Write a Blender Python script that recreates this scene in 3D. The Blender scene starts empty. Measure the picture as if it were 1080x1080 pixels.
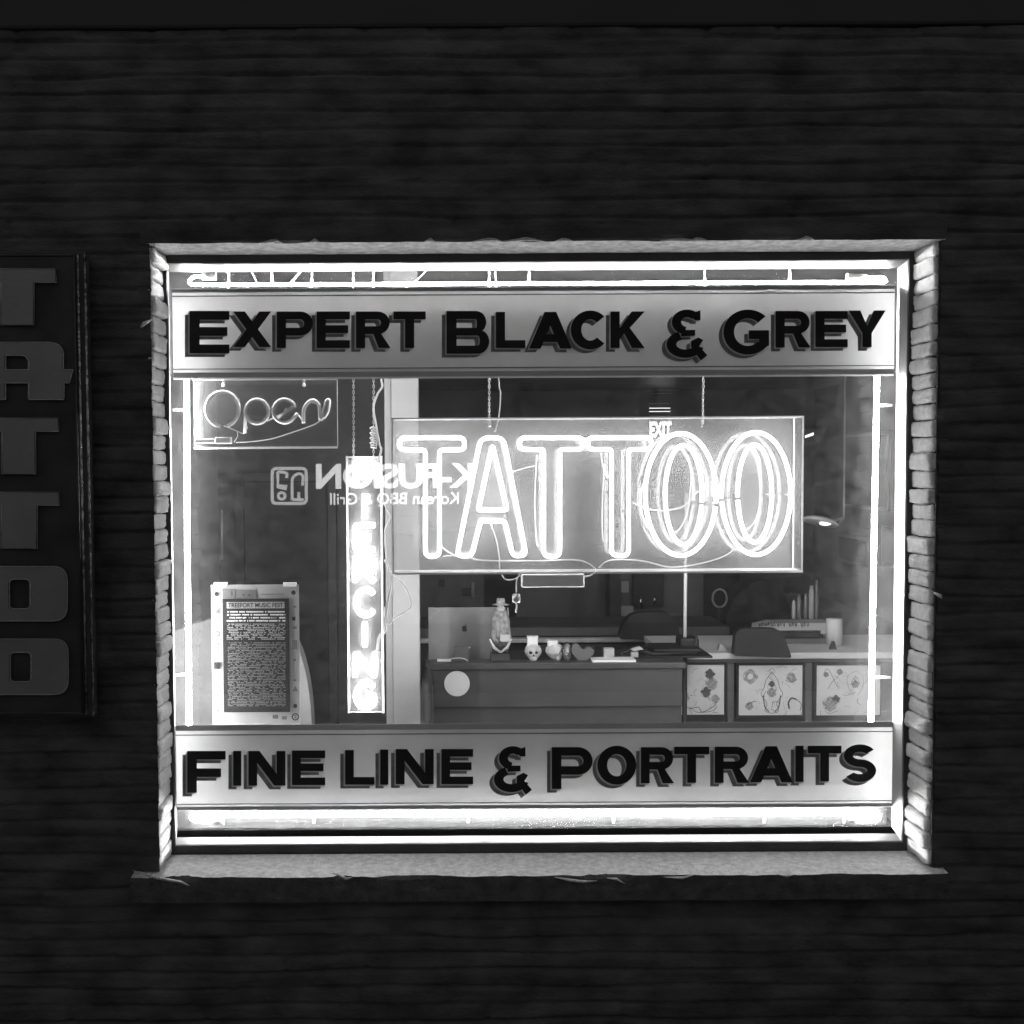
import bpy, bmesh, math, random
import numpy as np
from mathutils import Vector, Matrix
from mathutils.geometry import tessellate_polygon
random.seed(7); rng = np.random.default_rng(5)
R = math.radians
sc = bpy.context.scene
col = sc.collection

# ------------------------------------------------------------------ camera
cam_d = bpy.data.cameras.new("camera"); cam = bpy.data.objects.new("camera", cam_d); col.objects.link(cam)
cam_d.sensor_width = 36; cam_d.lens = 36*1170/1080; cam_d.shift_x = 70/1080
cam_d.clip_start = .05; cam_d.clip_end = 500
CAMP = Vector((0, -3.44, 1.75))
CR = Matrix.Rotation(R(90-2.3), 3, 'X') @ Matrix.Rotation(R(-.3), 3, 'Z')
cam.matrix_world = Matrix.Translation(CAMP) @ CR.to_4x4()
sc.camera = cam
def P(px, py, Y):
    """point of the plane y=Y seen at photo pixel (px,py); used to measure sizes off the photo"""
    d = CR @ Vector(((px-470)/1170, (540-py)/1170, -1))
    return CAMP + d*((Y-CAMP.y)/d.y)

# ------------------------------------------------------------------ tagging and mesh helpers
def tag(o, label=None, cat=None, group=None, kind=None):
    if label: o['label'] = label
    if cat: o['category'] = cat
    if group: o['group'] = group
    if kind: o['kind'] = kind
    return o
def thing(name, loc, label, cat, group=None):
    o = bpy.data.objects.new(name, None); o.location = loc; o.empty_display_size = .05
    col.objects.link(o); return tag(o, label, cat, group)
class MB:
    def __init__(s): s.v = []; s.f = []; s.m = []; s.sm = []
    def add(s, vs, fs, mi=0, smooth=False):
        b = len(s.v); s.v += [tuple(v) for v in vs]
        for f in fs: s.f.append(tuple(b+i for i in f)); s.m.append(mi); s.sm.append(smooth)
        return s
    def box(s, a, b, mi=0):
        x0, x1 = sorted((a[0], b[0])); y0, y1 = sorted((a[1], b[1])); z0, z1 = sorted((a[2], b[2]))
        v = [(x0,y0,z0),(x1,y0,z0),(x1,y1,z0),(x0,y1,z0),(x0,y0,z1),(x1,y0,z1),(x1,y1,z1),(x0,y1,z1)]
        return s.add(v, [(0,3,2,1),(4,5,6,7),(0,1,5,4),(1,2,6,5),(2,3,7,6),(3,0,4,7)], mi)
    def bbox(s, a, b, r=.003, mi=0, seg=2):
        """bevelled box"""
        x0, x1 = sorted((a[0], b[0])); y0, y1 = sorted((a[1], b[1])); z0, z1 = sorted((a[2], b[2]))
        bm = bmesh.new(); bmesh.ops.create_cube(bm, size=1)
        for v in bm.verts: v.co = Vector(((x0+x1)/2+v.co.x*(x1-x0), (y0+y1)/2+v.co.y*(y1-y0), (z0+z1)/2+v.co.z*(z1-z0)))
        r = min(r, .45*min(x1-x0, y1-y0, z1-z0))
        bmesh.ops.bevel(bm, geom=bm.edges[:], offset=r, segments=seg, affect='EDGES', profile=.5)
        s.bm(bm, mi); return s
    def bm(s, bm, mi=0, smooth=False):
        bm.verts.index_update()
        s.add([v.co.copy() for v in bm.verts], [[v.index for v in f.verts] for f in bm.faces], mi, smooth); bm.free(); return s
    def ball(s, c, rad, mi=0, sub=2, fn=None):
        bm = bmesh.new(); bmesh.ops.create_icosphere(bm, subdivisions=sub, radius=1)
        rad = (rad,)*3 if isinstance(rad, (int, float)) else rad
        for v in bm.verts:
            if fn: v.co = fn(v.co)
            v.co = Vector((c[0]+v.co.x*rad[0], c[1]+v.co.y*rad[1], c[2]+v.co.z*rad[2]))
        return s.bm(bm, mi, True)
    def lathe(s, prof, c=(0,0,0), n=24, mi=0, sx=1, sy=1, wob=None):
        vs = []; fs = []
        for i, (r, z) in enumerate(prof):
            for k in range(n):
                a = 2*math.pi*k/n; w = wob(a, z) if wob else 1
                vs.append((c[0]+r*w*math.cos(a)*sx, c[1]+r*w*math.sin(a)*sy, c[2]+z))
        for i in range(len(prof)-1):
            for k in range(n):
                k2 = (k+1) % n
                fs.append((i*n+k, i*n+k2, (i+1)*n+k2, (i+1)*n+k))
        fs.append(tuple(range(n-1, -1, -1))); fs.append(tuple((len(prof)-1)*n+k for k in range(n)))
        return s.add(vs, fs, mi, True)
    def tube(s, pts, r, n=8, mi=0, closed=False, caps=True):
        pts = [Vector(p) for p in pts]; q = [pts[0]]
        for p in pts[1:]:
            if (p-q[-1]).length > 1e-5: q.append(p)
        if closed and (q[0]-q[-1]).length < 1e-5: q.pop()
        pts = q; N = len(pts)
        if N < 2: return s
        def tan(i):
            a = pts[(i-1) % N] if (closed or i > 0) else pts[i]
            b = pts[(i+1) % N] if (closed or i < N-1) else pts[i]
            return (b-a).normalized()
        t = tan(0); u = t.cross(Vector((0,1,0)))
        if u.length < .1: u = t.cross(Vector((1,0,0)))
        u.normalize(); vs = []; fs = []
        for i in range(N):
            t = tan(i); u = (u - t*u.dot(t)).normalized(); w = t.cross(u)
            rr = r[i] if isinstance(r, (list, tuple)) else r
            for k in range(n):
                a = 2*math.pi*k/n; vs.append(pts[i] + (u*math.cos(a)+w*math.sin(a))*rr)
        for i in range(N if closed else N-1):
            j = (i+1) % N
            for k in range(n):
                k2 = (k+1) % n; fs.append((i*n+k, i*n+k2, j*n+k2, j*n+k))
        s.add(vs, fs, mi, True)
        if caps and not closed:
            b = len(s.v)-len(vs)
            s.f.append(tuple(b+k for k in range(n-1, -1, -1))); s.m.append(mi); s.sm.append(False)
            s.f.append(tuple(b+(N-1)*n+k for k in range(n))); s.m.append(mi); s.sm.append(False)
        return s
    def poly(s, outer, holes, Y, th, mi=0, px=True):
        """flat plate with thickness: contours in photo pixels on plane Y, th towards the viewer"""
        cs = [outer]+holes
        f = (lambda p: P(p[0], p[1], Y)) if px else (lambda p: Vector((p[0], Y, p[1])))
        W = [[f(p) for p in c] for c in cs]
        flat = [p for c in W for p in c]; n = len(flat)
        tris = tessellate_polygon([[Vector((p.x, p.z, 0)) for p in c] for c in W])
        vs = flat + [p+Vector((0, -th, 0)) for p in flat]; fs = []
        for t in tris:
            a, b, c = (flat[i] for i in t)
            nrm = (b-a).cross(c-a)
            tt = t if nrm.y < 0 else (t[0], t[2], t[1])
            fs.append(tuple(i+n for i in tt)); fs.append((tt[0], tt[2], tt[1]))
        o = 0
        for c in W:
            m = len(c)
            for i in range(m):
                j = (i+1) % m; fs.append((o+i, o+j, o+j+n, o+i+n))
            o += m
        return s.add(vs, fs, mi)
    def build(s, name, mats, parent=None, label=None):
        me = bpy.data.meshes.new(name); o0 = Vector((0,0,0))
        if parent: o0 = parent.matrix_basis.translation.copy(); p = parent.parent
        if parent:
            p = parent.parent
            while p: o0 += p.matrix_basis.translation; p = p.parent
        if not isinstance(mats, (list, tuple)): mats = [mats]
        c = Vector((0,0,0))
        me.from_pydata([tuple(Vector(v)-o0) for v in s.v], [], s.f)
        for m in mats: me.materials.append(m)
        me.polygons.foreach_set('material_index', s.m); me.polygons.foreach_set('use_smooth', s.sm)
        me.update()
        o = bpy.data.objects.new(name, me); col.objects.link(o); o.parent = parent
        if label: o['label'] = label
        return o

def rpath(pts, r, closed=False, n=5):
    """round the corners of a 2-D polyline"""
    out = []; N = len(pts)
    for i in range(N):
        p = Vector(pts[i])
        if not closed and i in (0, N-1): out.append(p); continue
        a = Vector(pts[(i-1) % N]); b = Vector(pts[(i+1) % N])
        rr = pts[i][2] if len(pts[i]) > 2 else r
        p = Vector(pts[i][:2]); a = Vector(a[:2]); b = Vector(b[:2])
        d1 = min(rr, (a-p).length*.49); d2 = min(rr, (b-p).length*.49)
        A = p+(a-p).normalized()*d1; B = p+(b-p).normalized()*d2
        for k in range(n+1):
            t = k/n; out.append(A*(1-t)**2 + p*2*t*(1-t) + B*t*t)
    return [tuple(v[:2]) for v in out]
def P3(pts, Y): return [P(p[0], p[1], Y) for p in pts]
def bez(pts, n=24):
    """Catmull-Rom through points (2-D or 3-D)"""
    v = [Vector(p) for p in pts]; v = [v[0]*2-v[1]]+v+[v[-1]*2-v[-2]]; out = []
    seg = len(v)-3; k = max(2, n//seg)
    for i in range(seg):
        p0, p1, p2, p3 = v[i:i+4]
        for j in range(k + (i == seg-1)):
            t = j/k
            out.append(.5*((2*p1)+(p2-p0)*t+(2*p0-5*p1+4*p2-p3)*t*t+(3*p1-p0-3*p2+p3)*t**3))
    return out
def ell(cx, cy, rx, ry, a0=0, a1=360, n=40):
    return [(cx+rx*math.cos(R(a0+(a1-a0)*i/n)), cy-ry*math.sin(R(a0+(a1-a0)*i/n))) for i in range(n+(abs(a1-a0) < 359.9))]

# ------------------------------------------------------------------ materials
def newmat(name):
    m = bpy.data.materials.new(name); m.use_nodes = True; nt = m.node_tree; nt.nodes.clear()
    out = nt.nodes.new('ShaderNodeOutputMaterial'); return m, nt, out
def G(v): return (v, v, v, 1)
def mat(name, v, rough=.6, spec=.4, metal=0, var=0, scale=20, bump=0, bscale=None, stretch=None, dirt=None):
    m, nt, out = newmat(name); N = nt.nodes.new; L = nt.links.new
    b = N('ShaderNodeBsdfPrincipled'); b.inputs['Base Color'].default_value = G(v)
    b.inputs['Roughness'].default_value = rough; b.inputs['Specular IOR Level'].default_value = spec
    b.inputs['Metallic'].default_value = metal; L(b.outputs[0], out.inputs[0])
    tc = N('ShaderNodeTexCoord'); mp = N('ShaderNodeMapping'); L(tc.outputs['Object'], mp.inputs[0])
    if stretch: mp.inputs['Scale'].default_value = stretch
    if var:
        n = N('ShaderNodeTexNoise'); n.inputs['Scale'].default_value = scale; n.inputs['Detail'].default_value = 6
        L(mp.outputs[0], n.inputs[0])
        r = N('ShaderNodeValToRGB'); r.color_ramp.elements[0].position = .3; r.color_ramp.elements[1].position = .7
        r.color_ramp.elements[0].color = G(v*(1-var)); r.color_ramp.elements[1].color = G(min(1, v*(1+var)))
        L(n.outputs[0], r.inputs[0]); L(r.outputs[0], b.inputs['Base Color'])
        rr = N('ShaderNodeMapRange'); rr.inputs[3].default_value = max(0, rough-.12); rr.inputs[4].default_value = min(1, rough+.12)
        L(n.outputs[0], rr.inputs[0]); L(rr.outputs[0], b.inputs['Roughness'])
    if bump:
        n2 = N('ShaderNodeTexNoise'); n2.inputs['Scale'].default_value = bscale or scale*3; n2.inputs['Detail'].default_value = 8
        L(mp.outputs[0], n2.inputs[0]); bp = N('ShaderNodeBump'); bp.inputs['Strength'].default_value = bump
        bp.inputs['Distance'].default_value = .01; L(n2.outputs[0], bp.inputs['Height']); L(bp.outputs[0], b.inputs['Normal'])
    return m
def emit(name, s):
    m, nt, out = newmat(name); e = nt.nodes.new('ShaderNodeEmission')
    e.inputs[0].default_value = G(1); e.inputs[1].default_value = s; nt.links.new(e.outputs[0], out.inputs[0]); return m
def clear(name, haze=.02, f0=.04, rough=.0, hv=.9, tint=.97, smear=0, hscale=6, transl=.5):
    """thin clear sheet: sees through, reflects by Schlick, with a dusty diffuse film"""
    m, nt, out = newmat(name); N = nt.nodes.new; L = nt.links.new
    geo = N('ShaderNodeNewGeometry'); dot = N('ShaderNodeVectorMath'); dot.operation = 'DOT_PRODUCT'
    L(geo.outputs['Normal'], dot.inputs[0]); L(geo.outputs['Incoming'], dot.inputs[1])
    def mth(op, a, b=None):
        n = N('ShaderNodeMath'); n.operation = op
        for i, x in enumerate((a, b)):
            if x is None: continue
            if isinstance(x, (int, float)): n.inputs[i].default_value = x
            else: L(x, n.inputs[i])
        return n.outputs[0]
    c = mth('ABSOLUTE', dot.outputs['Value']); f = mth('ADD', mth('MULTIPLY', mth('POWER', mth('SUBTRACT', 1, c), 5), 1-f0), f0)
    tr = N('ShaderNodeBsdfTransparent'); tr.inputs[0].default_value = G(tint)
    gl = N('ShaderNodeBsdfGlossy'); gl.inputs[0].default_value = G(1); gl.inputs['Roughness'].default_value = rough
    m1 = N('ShaderNodeMixShader'); L(f, m1.inputs[0]); L(tr.outputs[0], m1.inputs[1]); L(gl.outputs[0], m1.inputs[2])
    df = N('ShaderNodeBsdfDiffuse'); df.inputs[0].default_value = G(hv)
    tl = N('ShaderNodeBsdfTranslucent'); tl.inputs[0].default_value = G(hv)
    m2 = N('ShaderNodeMixShader'); m2.inputs[0].default_value = transl; L(df.outputs[0], m2.inputs[1]); L(tl.outputs[0], m2.inputs[2])
    m3 = N('ShaderNodeMixShader'); L(m1.outputs[0], m3.inputs[1]); L(m2.outputs[0], m3.inputs[2]); m3.inputs[0].default_value = haze
    if smear:
        tc = N('ShaderNodeTexCoord'); n = N('ShaderNodeTexNoise'); n.inputs['Scale'].default_value = hscale
        n.inputs['Detail'].default_value = 8; n.inputs['Roughness'].default_value = .65; n.inputs['Distortion'].default_value = .6
        L(tc.outputs['Object'], n.inputs[0]); mr = N('ShaderNodeMapRange'); mr.inputs[1].default_value = .3; mr.inputs[2].default_value = .75
        mr.inputs[3].default_value = haze*(1-smear); mr.inputs[4].default_value = haze*(1+smear); L(n.outputs[0], mr.inputs[0])
        L(mr.outputs[0], m3.inputs[0])
    L(m3.outputs[0], out.inputs[0]); return m
def vinyl(name, v=.75, t=.5):
    m, nt, out = newmat(name); N = nt.nodes.new; L = nt.links.new
    df = N('ShaderNodeBsdfDiffuse'); tl = N('ShaderNodeBsdfTranslucent')
    tc = N('ShaderNodeTexCoord'); n = N('ShaderNodeTexNoise'); n.inputs['Scale'].default_value = 5; n.inputs['Detail'].default_value = 7
    L(tc.outputs['Object'], n.inputs[0]); r = N('ShaderNodeValToRGB')
    r.color_ramp.elements[0].position = .3; r.color_ramp.elements[0].color = G(v*.85); r.color_ramp.elements[1].position = .7; r.color_ramp.elements[1].color = G(v)
    L(n.outputs[0], r.inputs[0]); L(r.outputs[0], df.inputs[0]); L(r.outputs[0], tl.inputs[0])
    gl = N('ShaderNodeBsdfGlossy'); gl.inputs['Roughness'].default_value = .25
    mx = N('ShaderNodeMixShader'); mx.inputs[0].default_value = t; L(df.outputs[0], mx.inputs[1]); L(tl.outputs[0], mx.inputs[2])
    m2 = N('ShaderNodeMixShader'); m2.inputs[0].default_value = .03; L(mx.outputs[0], m2.inputs[1]); L(gl.outputs[0], m2.inputs[2])
    L(m2.outputs[0], out.inputs[0]); return m

NE = 26.0
M = dict(
 brick=mat('dark_stone', .085, .85, .25, var=.5, scale=6, bump=.45, bscale=60, stretch=(1, 1, 2)),
 jamb=mat('pale_painted_brick', .88, .8, .2, var=.10, scale=45, bump=.6, bscale=190),
 soffit=mat('pale_render', .62, .85, .2, var=.3, scale=38, bump=1, bscale=150),
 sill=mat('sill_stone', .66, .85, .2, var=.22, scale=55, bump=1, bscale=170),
 sill_shaded=mat('sill_stone_shaded', .09, .9, .2, var=.35, scale=22, bump=1, bscale=90),  # front of the same stone coloured darker, as its unlit side
 frame=mat('black_frame_paint', .05, .45, .4, var=.3, scale=15),
 returnw_dimmed=mat('white_return_paint_dimmed', .05, .5, .3, var=.06, scale=12),  # white paint, darkened to offset the glare of the near top tube
 glass=clear('window_glass', haze=.016, f0=.045, smear=.7, hscale=24),
 banner=vinyl('frosted_white_vinyl', .9, .072),
 black=mat('black_vinyl', .012, .4, .3),
 shade=mat('grey_vinyl', .2, .5, .3, var=.25, scale=40),
 tray=mat('tray_paint', .028, .5, .3, var=.2, scale=14, stretch=(.2, 1, 3)), ledge=mat('black_ledge', .003, 1, 0), filmg=vinyl('grey_film', .5, .072), chairf=mat('chair_fabric', .12, .8, .2, var=.08, scale=20), returnw_lighter=mat('white_return_paint_lighter', .36, .5, .3, var=.06, scale=12),  # side boards: same white, kept lighter where less tube light falls
 rail=mat('white_rail', .62, .35, .5, var=.15, scale=18, stretch=(.3, 1, 4)),
 groove=mat('grey_groove', .2, .6, .3),
 neon=emit('neon_gas', 13), neonp=emit('neon_gas_bright', 18), neonb=emit('neon_gas_border', 200),
 glow=emit('exit_light', 3.0), glint=emit('lamp_and_streak_light', 1.6),
 elec=mat('white_electrode_cap', .8, .4, .4),
 acr=clear('clear_acrylic', haze=.03, f0=.04, smear=.25, hscale=14),
 acrb=clear('clear_acrylic_back', haze=.24, f0=.045, smear=.15, hscale=14),
 acrp=clear('hazy_acrylic', haze=.22, f0=.05, smear=.1, hscale=14),
 acro=clear('clear_acrylic_open', haze=.09, f0=.04, smear=.25, hscale=10),
 edge=mat('acrylic_edge', .95, .3, .5),
 unlit=mat('unlit_glass_tube', .85, .15, .6),
 wire=mat('white_cable', .9, .5, .3), chain=mat('steel_chain', .65, .35, .5, metal=.4),
 trans=mat('grey_transformer_case', .9, .5, .4, var=.08),
 signb=mat('black_sign_board', .05, .35, .35, var=.3, scale=8),
 signl=mat('brushed_grey_letter', .26, .42, .5, metal=.35, var=.14, scale=5, bump=.15, bscale=160),
 signe=mat('letter_edge', .5, .28, .5, metal=.9, bump=.8, bscale=70), gloss=mat('glossy_trim', .35, .22, .8, metal=1, var=.9, scale=45, bump=1, bscale=60),
 dark=mat('dark_paint', .022, .6, .3, var=.2), dark2=mat('charcoal', .035, .6, .3, var=.25, scale=8),
 mid=mat('mid_grey_paint', .12, .6, .3, var=.15, scale=5), pale=mat('pale_paint', .6, .6, .3, var=.08, scale=6),
 panel=mat('counter_laminate', .055, .5, .35, var=.12, scale=9), white=mat('white_plastic', .75, .45, .4),
 alu=mat('aluminium', .33, .35, .5, metal=.5, var=.06, scale=30), bone=mat('bone_resin', .46, .55, .35, var=.18, scale=40, bump=.3, bscale=90),
 fig=mat('carved_resin', .24, .55, .35, var=.4, scale=60, bump=.5, bscale=120), floor=mat('wood_floor', .14, .4, .4, var=.3, scale=3),
 ceil=mat('ceiling_paint', .07, .45, .4, var=.2, scale=3), room=mat('room_wall_paint', .14, .7, .3, var=.2, scale=2),
 paper=mat('art_paper', .72, .8, .1, var=.07, scale=8), ink=mat('pencil_ink', .12, .8, .1), ink2=mat('pencil_shade', .38, .8, .1, var=.4, scale=90),
 poster=mat('poster_paper', .32, .5, .3, var=.06), asphalt=mat('asphalt', .05, .9, .2, var=.3, scale=4, bump=.4),
 pave=mat('pavement_concrete', .22, .9, .2, var=.2, scale=3, bump=.3), chrome=mat('chrome', .7, .15, .8, metal=1),
 facade=mat('far_facade', .05, .9, .2, var=.3, scale=1), far1=emit('restaurant_sign_light', 6.5), far2=emit('restaurant_emblem_light', 3.8),
 bottle=mat('bottle_glass', .12, .1, .6), silver=mat('silver_print', .34, .5, .3),
)
def dense(name, sx, sz, lo, hi, th=.52):
    """tiny unreadable print: rows of short dashes"""
    m, nt, out = newmat(name); N = nt.nodes.new; L = nt.links.new
    tc = N('ShaderNodeTexCoord'); mp = N('ShaderNodeMapping'); mp.inputs['Scale'].default_value = (sx, 1, sz); L(tc.outputs['Object'], mp.inputs[0])
    n = N('ShaderNodeTexNoise'); n.inputs['Scale'].default_value = 1; n.inputs['Detail'].default_value = 3; L(mp.outputs[0], n.inputs[0])
    r = N('ShaderNodeValToRGB'); r.color_ramp.elements[0].position = th-.05; r.color_ramp.elements[0].color = G(lo)
    r.color_ramp.elements[1].position = th+.08; r.color_ramp.elements[1].color = G(hi)
    L(n.outputs[0], r.inputs[0]); b = N('ShaderNodeBsdfPrincipled'); b.inputs['Roughness'].default_value = .6
    L(r.outputs[0], b.inputs['Base Color']); L(b.outputs[0], out.inputs[0]); return m
M['dense1'] = dense('dense_print_rows', 110, 260, .02, .16, .47); M['dense2'] = dense('dense_print', 170, 190, .02, .10, .47)

# ------------------------------------------------------------------ setting outside
XL, XR = P(164, 560, 0).x, P(982, 560, 0).x
ZT, ZB = P(570, 267, .155).z, P(570, 899, .155).z
FY = .155
WT = P(500, 28, 0).z
def ground(name, a, b, m, sub=1):
    return tag(MB().add([(a[0],a[1],a[2]),(b[0],a[1],a[2]),(b[0],b[1],a[2]),(a[0],b[1],a[2])], [(0,1,2,3)]).build(name, m), kind='structure')
ground('road', (-150,-150,-.14), (150,150,0), M['asphalt'])
tag(MB().bbox((-60,-4.6,-.4), (60,.25,-.02), .02).build('pavement', M['pave']), kind='structure')
tag(MB().bbox((-60,-13.5,-.4), (60,-9.3,-.02), .02).build('far_pavement', M['pave']), kind='structure')

wall = thing('brick_wall', (0, 0, 0), 'dark rough split-face brick shop wall around the lit window', 'wall')
# front skin as a displaced grid
dx, course, sub = .018, .0535, 8
x0, x1 = -4.2, 5.2; z0 = ZB - course*32
nx = int((x1-x0)/dx)+1; nz = int((WT-z0)/course*sub)+1
xs = np.linspace(x0, x1, nx); zs = z0+np.arange(nz)*course/sub
def vnoise(X, Z, sx, sz, seed):
    r = np.random.default_rng(seed); gx = int((x1-x0)*sx)+4; gz = int((WT-z0)*sz)+4
    g = r.random((gz, gx)); u = (X-x0)*sx; w = (Z-z0)*sz
    i = u.astype(int); j = w.astype(int); fu = u-i; fw = w-j; fu = fu*fu*(3-2*fu); fw = fw*fw*(3-2*fw)
    return (g[j,i]*(1-fu)+g[j,i+1]*fu)*(1-fw)+(g[j+1,i]*(1-fu)+g[j+1,i+1]*fu)*fw
XX, ZZ = np.meshgrid(xs, zs)
ci = np.floor((ZZ-z0)/course+1e-6).astype(int); fr = (ZZ-z0)/course-ci
h = np.zeros_like(XX)
joint = np.minimum(fr, 1-fr); h -= .0085*(.45+1.1*vnoise(XX, ZZ, 3, 18, 9))*np.exp(-(joint/.085)**2)
cl = rng.random(ci.max()+2); h += (cl[ci]-.5)*.004
off = rng.random(ci.max()+2)*.6; blen = .20+.10*rng.random(ci.max()+2)
bu = (XX-x0)/blen[ci]+off[ci]; bi = np.floor(bu).astype(int); bf = bu-bi
h -= .008*np.exp(-(np.minimum(bf, 1-bf)*blen[ci]/.010)**2)
h += (((bi*7919+ci*104729) % 97)/97-.5)*.008
h += (vnoise(XX, ZZ, 7, 40, 1)-.5)*.008+(vnoise(XX, ZZ, 22, 60, 2)-.5)*.0035+(vnoise(XX, ZZ, 60, 120, 3)-.5)*.0012
# keep joints from running dead straight
ZZ = ZZ+(vnoise(XX, ZZ, 3, 12, 4)-.5)*.014
inside = lambda x, z: (x > XL-.012) & (x < XR+.012) & (z > ZB-.01) & (z < ZT+.012)
YY = -h-.004
verts = np.stack([XX, YY, ZZ], -1).reshape(-1, 3)
idx = np.arange(nx*nz).reshape(nz, nx)
quads = np.stack([idx[:-1,:-1], idx[:-1,1:], idx[1:,1:], idx[1:,:-1]], -1).reshape(-1, 4)
ctr = verts[quads].mean(1); keep = ~inside(ctr[:,0], ctr[:,2]); quads = quads[keep]
me = bpy.data.meshes.new('facade'); me.from_pydata(verts.tolist(), [], quads.tolist()); me.materials.append(M['brick']); me.update()
me.polygons.foreach_set('use_smooth', [True]*len(quads))
o = bpy.data.objects.new('brick_face', me); col.objects.link(o); o.parent = wall
c = MB()
c.box((x0,.022,z0), (XL-.045,.31,WT)).box((XR+.045,.022,z0), (x1,.31,WT))
c.box((XL-.045,.022,z0), (XR+.045,.31,ZB-.06)).box((XL-.045,.022,ZT+.04), (XR+.045,.31,WT))
c.build('wall_core', M['brick'], wall)
# rounded painted jamb bricks, one mesh per side
def jamb(side):
    b = MB(); X = XL if side < 0 else XR
    z = ZB+.001; 
    while z < ZT-.004:
        hgt = course*random.uniform(.88, 1.06); z2 = min(z+hgt, ZT+.004)
        inn = random.uniform(-.006, .010); fr_ = random.uniform(-.008, .006)
        a = (X-side*inn, .012+fr_*.6, z+.0015); e = (X+side*.030, FY+.03, z2-.0015)
        bm = bmesh.new(); bmesh.ops.create_cube(bm, size=1)
        lo = Vector((min(a[0],e[0]), a[1], a[2])); hi = Vector((max(a[0],e[0]), e[1], e[2]))
        for v in bm.verts: v.co = Vector([lo[i]+(v.co[i]+.5)*(hi[i]-lo[i]) for i in range(3)])
        bmesh.ops.bevel(bm, geom=bm.edges[:], offset=random.uniform(.006, .012), segments=2, affect='EDGES', profile=.55)
        bmesh.ops.subdivide_edges(bm, edges=[ed for ed in bm.edges if ed.calc_length() > .02], cuts=5, use_grid_fill=True)
        sd = random.random()*100
        from mathutils import noise
        for v in bm.verts:
            n = noise.noise_vector(Vector((v.co.x*30+sd, v.co.y*22, v.co.z*30)))
            v.co += n*.0045+noise.noise_vector(v.co*95+Vector((sd,0,0)))*.0032
        b.bm(bm, 0, True); z = z2
    b.box((X+side*.016, .004, ZB-.005), (X+side*.046, FY+.028, ZT+.004), 1)
    # mortar drips that catch the light on the edge
    for (dz, ox, l) in ([(ZT-.24, .020, .035)] if side < 0 else [(ZB+.86, .022, .025)]):
        p = Vector((X+side*ox, -.012, dz))
        b.tube([p+Vector((-side*l*.6, .004, l*.35)), p+Vector((0, -.006, 0)), p+Vector((side*l*.35, .002, -l*.35))], [.002, .006, .003], 7)
    b.build('window_jamb', [M['jamb'], M['brick']], wall)
jamb(-1); jamb(1)
# soffit of the opening with a ragged front lip
from mathutils import noise
def ragged_slab(name, xa, xb, ya, yb, za, zb, mats, amp, chips, parent, top_first, nxs=260):
    """slab whose front edge along X is broken; mats[0] on the lit horizontal face, mats[1] in front"""
    b = MB(); vs = []; fs = []; mi = []
    X = [xa+(xb-xa)*i/nxs for i in range(nxs+1)]
    ny = 6; nzv = 5
    lit, far = (zb, za) if top_first else (za, zb)
    rows = []
    for i, x in enumerate(X):
        w = noise.noise(Vector((x*7, 1.3, sdd)))*amp+noise.noise(Vector((x*31, 4.3, sdd)))*amp*.5
        ch = 0
        for (cx, cw, cd) in chips:
            if abs(x-cx) < cw: ch = max(ch, cd*(1-((x-cx)/cw)**2)**.5*(.8+.4*noise.noise(Vector((x*60, 0, 3)))))
        yf = ya+w+ch*.9
        rowv = []
        for k in range(ny): # lit face from back to front
            t = k/(ny-1); y = yb+(yf-yb)*t
            dz = noise.noise(Vector((x*12, y*25, 7)))*.002*(1 if 0 < t else 0)
            if t == 1: dz += -.004 if top_first else .004
            rowv.append((x, y, lit+dz))
        for k in range(1, nzv+1): # front face
            t = k/nzv; z = lit+(far-lit)*t
            bul = noise.noise(Vector((x*9, z*30, 2)))*.006-(.0+min(1, t*3)*.004)
            y = ya+bul+w*(1-t)+ch*max(0, 1-t*1.6)*.9
            rowv.append((x, y, z))
        rowv.append((x, yb, far))
        rows.append(rowv)
    n = len(rows[0])
    for r_ in rows: vs += r_
    for i in range(nxs):
        for k in range(n-1):
            a = i*n+k; q = (a, a+n, a+n+1, a+1)
            if not top_first: q = q[::-1]
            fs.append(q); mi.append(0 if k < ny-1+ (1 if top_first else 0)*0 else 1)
    b.v = [tuple(v) for v in vs]; b.f = fs; b.m = mi; b.sm = [False]*len(fs)
    b.f.append(tuple(range(n))); b.m.append(1); b.sm.append(False)
    b.f.append(tuple(nxs*n+k for k in range(n-1, -1, -1))); b.m.append(1); b.sm.append(False)
    # chip pieces showing pale stone below the lip
    return b
sdd = 3.1
wx = lambda px, Y: P(px, 560, Y).x
b = ragged_slab('lintel', XL-.03, XR+.03, -.012, FY+.03, ZT, ZT+.055, None, .008,
    [(wx(310,0), .05, .01), (wx(560,0), .06, .014), (wx(700,0), .05, .012), (wx(850,0), .04, .01)], wall, False)
for (pxx, wdt) in ((290,.035),(335,.02),(455,.02),(515,.05),(552,.07),(595,.03),(715,.06),(735,.03),(845,.03)):
    x = wx(pxx, 0); b.tube([(x-wdt, -.014, ZT+.003), (x-wdt*.3, -.019, ZT+.004+random.uniform(0,.006)), (x+wdt*.1, -.020, ZT+.003+random.uniform(0,.008)), (x+wdt*.5, -.018, ZT+.003+random.uniform(0,.006)), (x+wdt, -.013, ZT+.002)], [.001,.0045,.006,.004,.001], 6, 0)
b.build('lintel', [M['soffit'], M['brick']], wall)
sdd = 8.4
sill_l, sill_r = P(139, 925, -.03).x, P(999, 918, -.03).x
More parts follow.
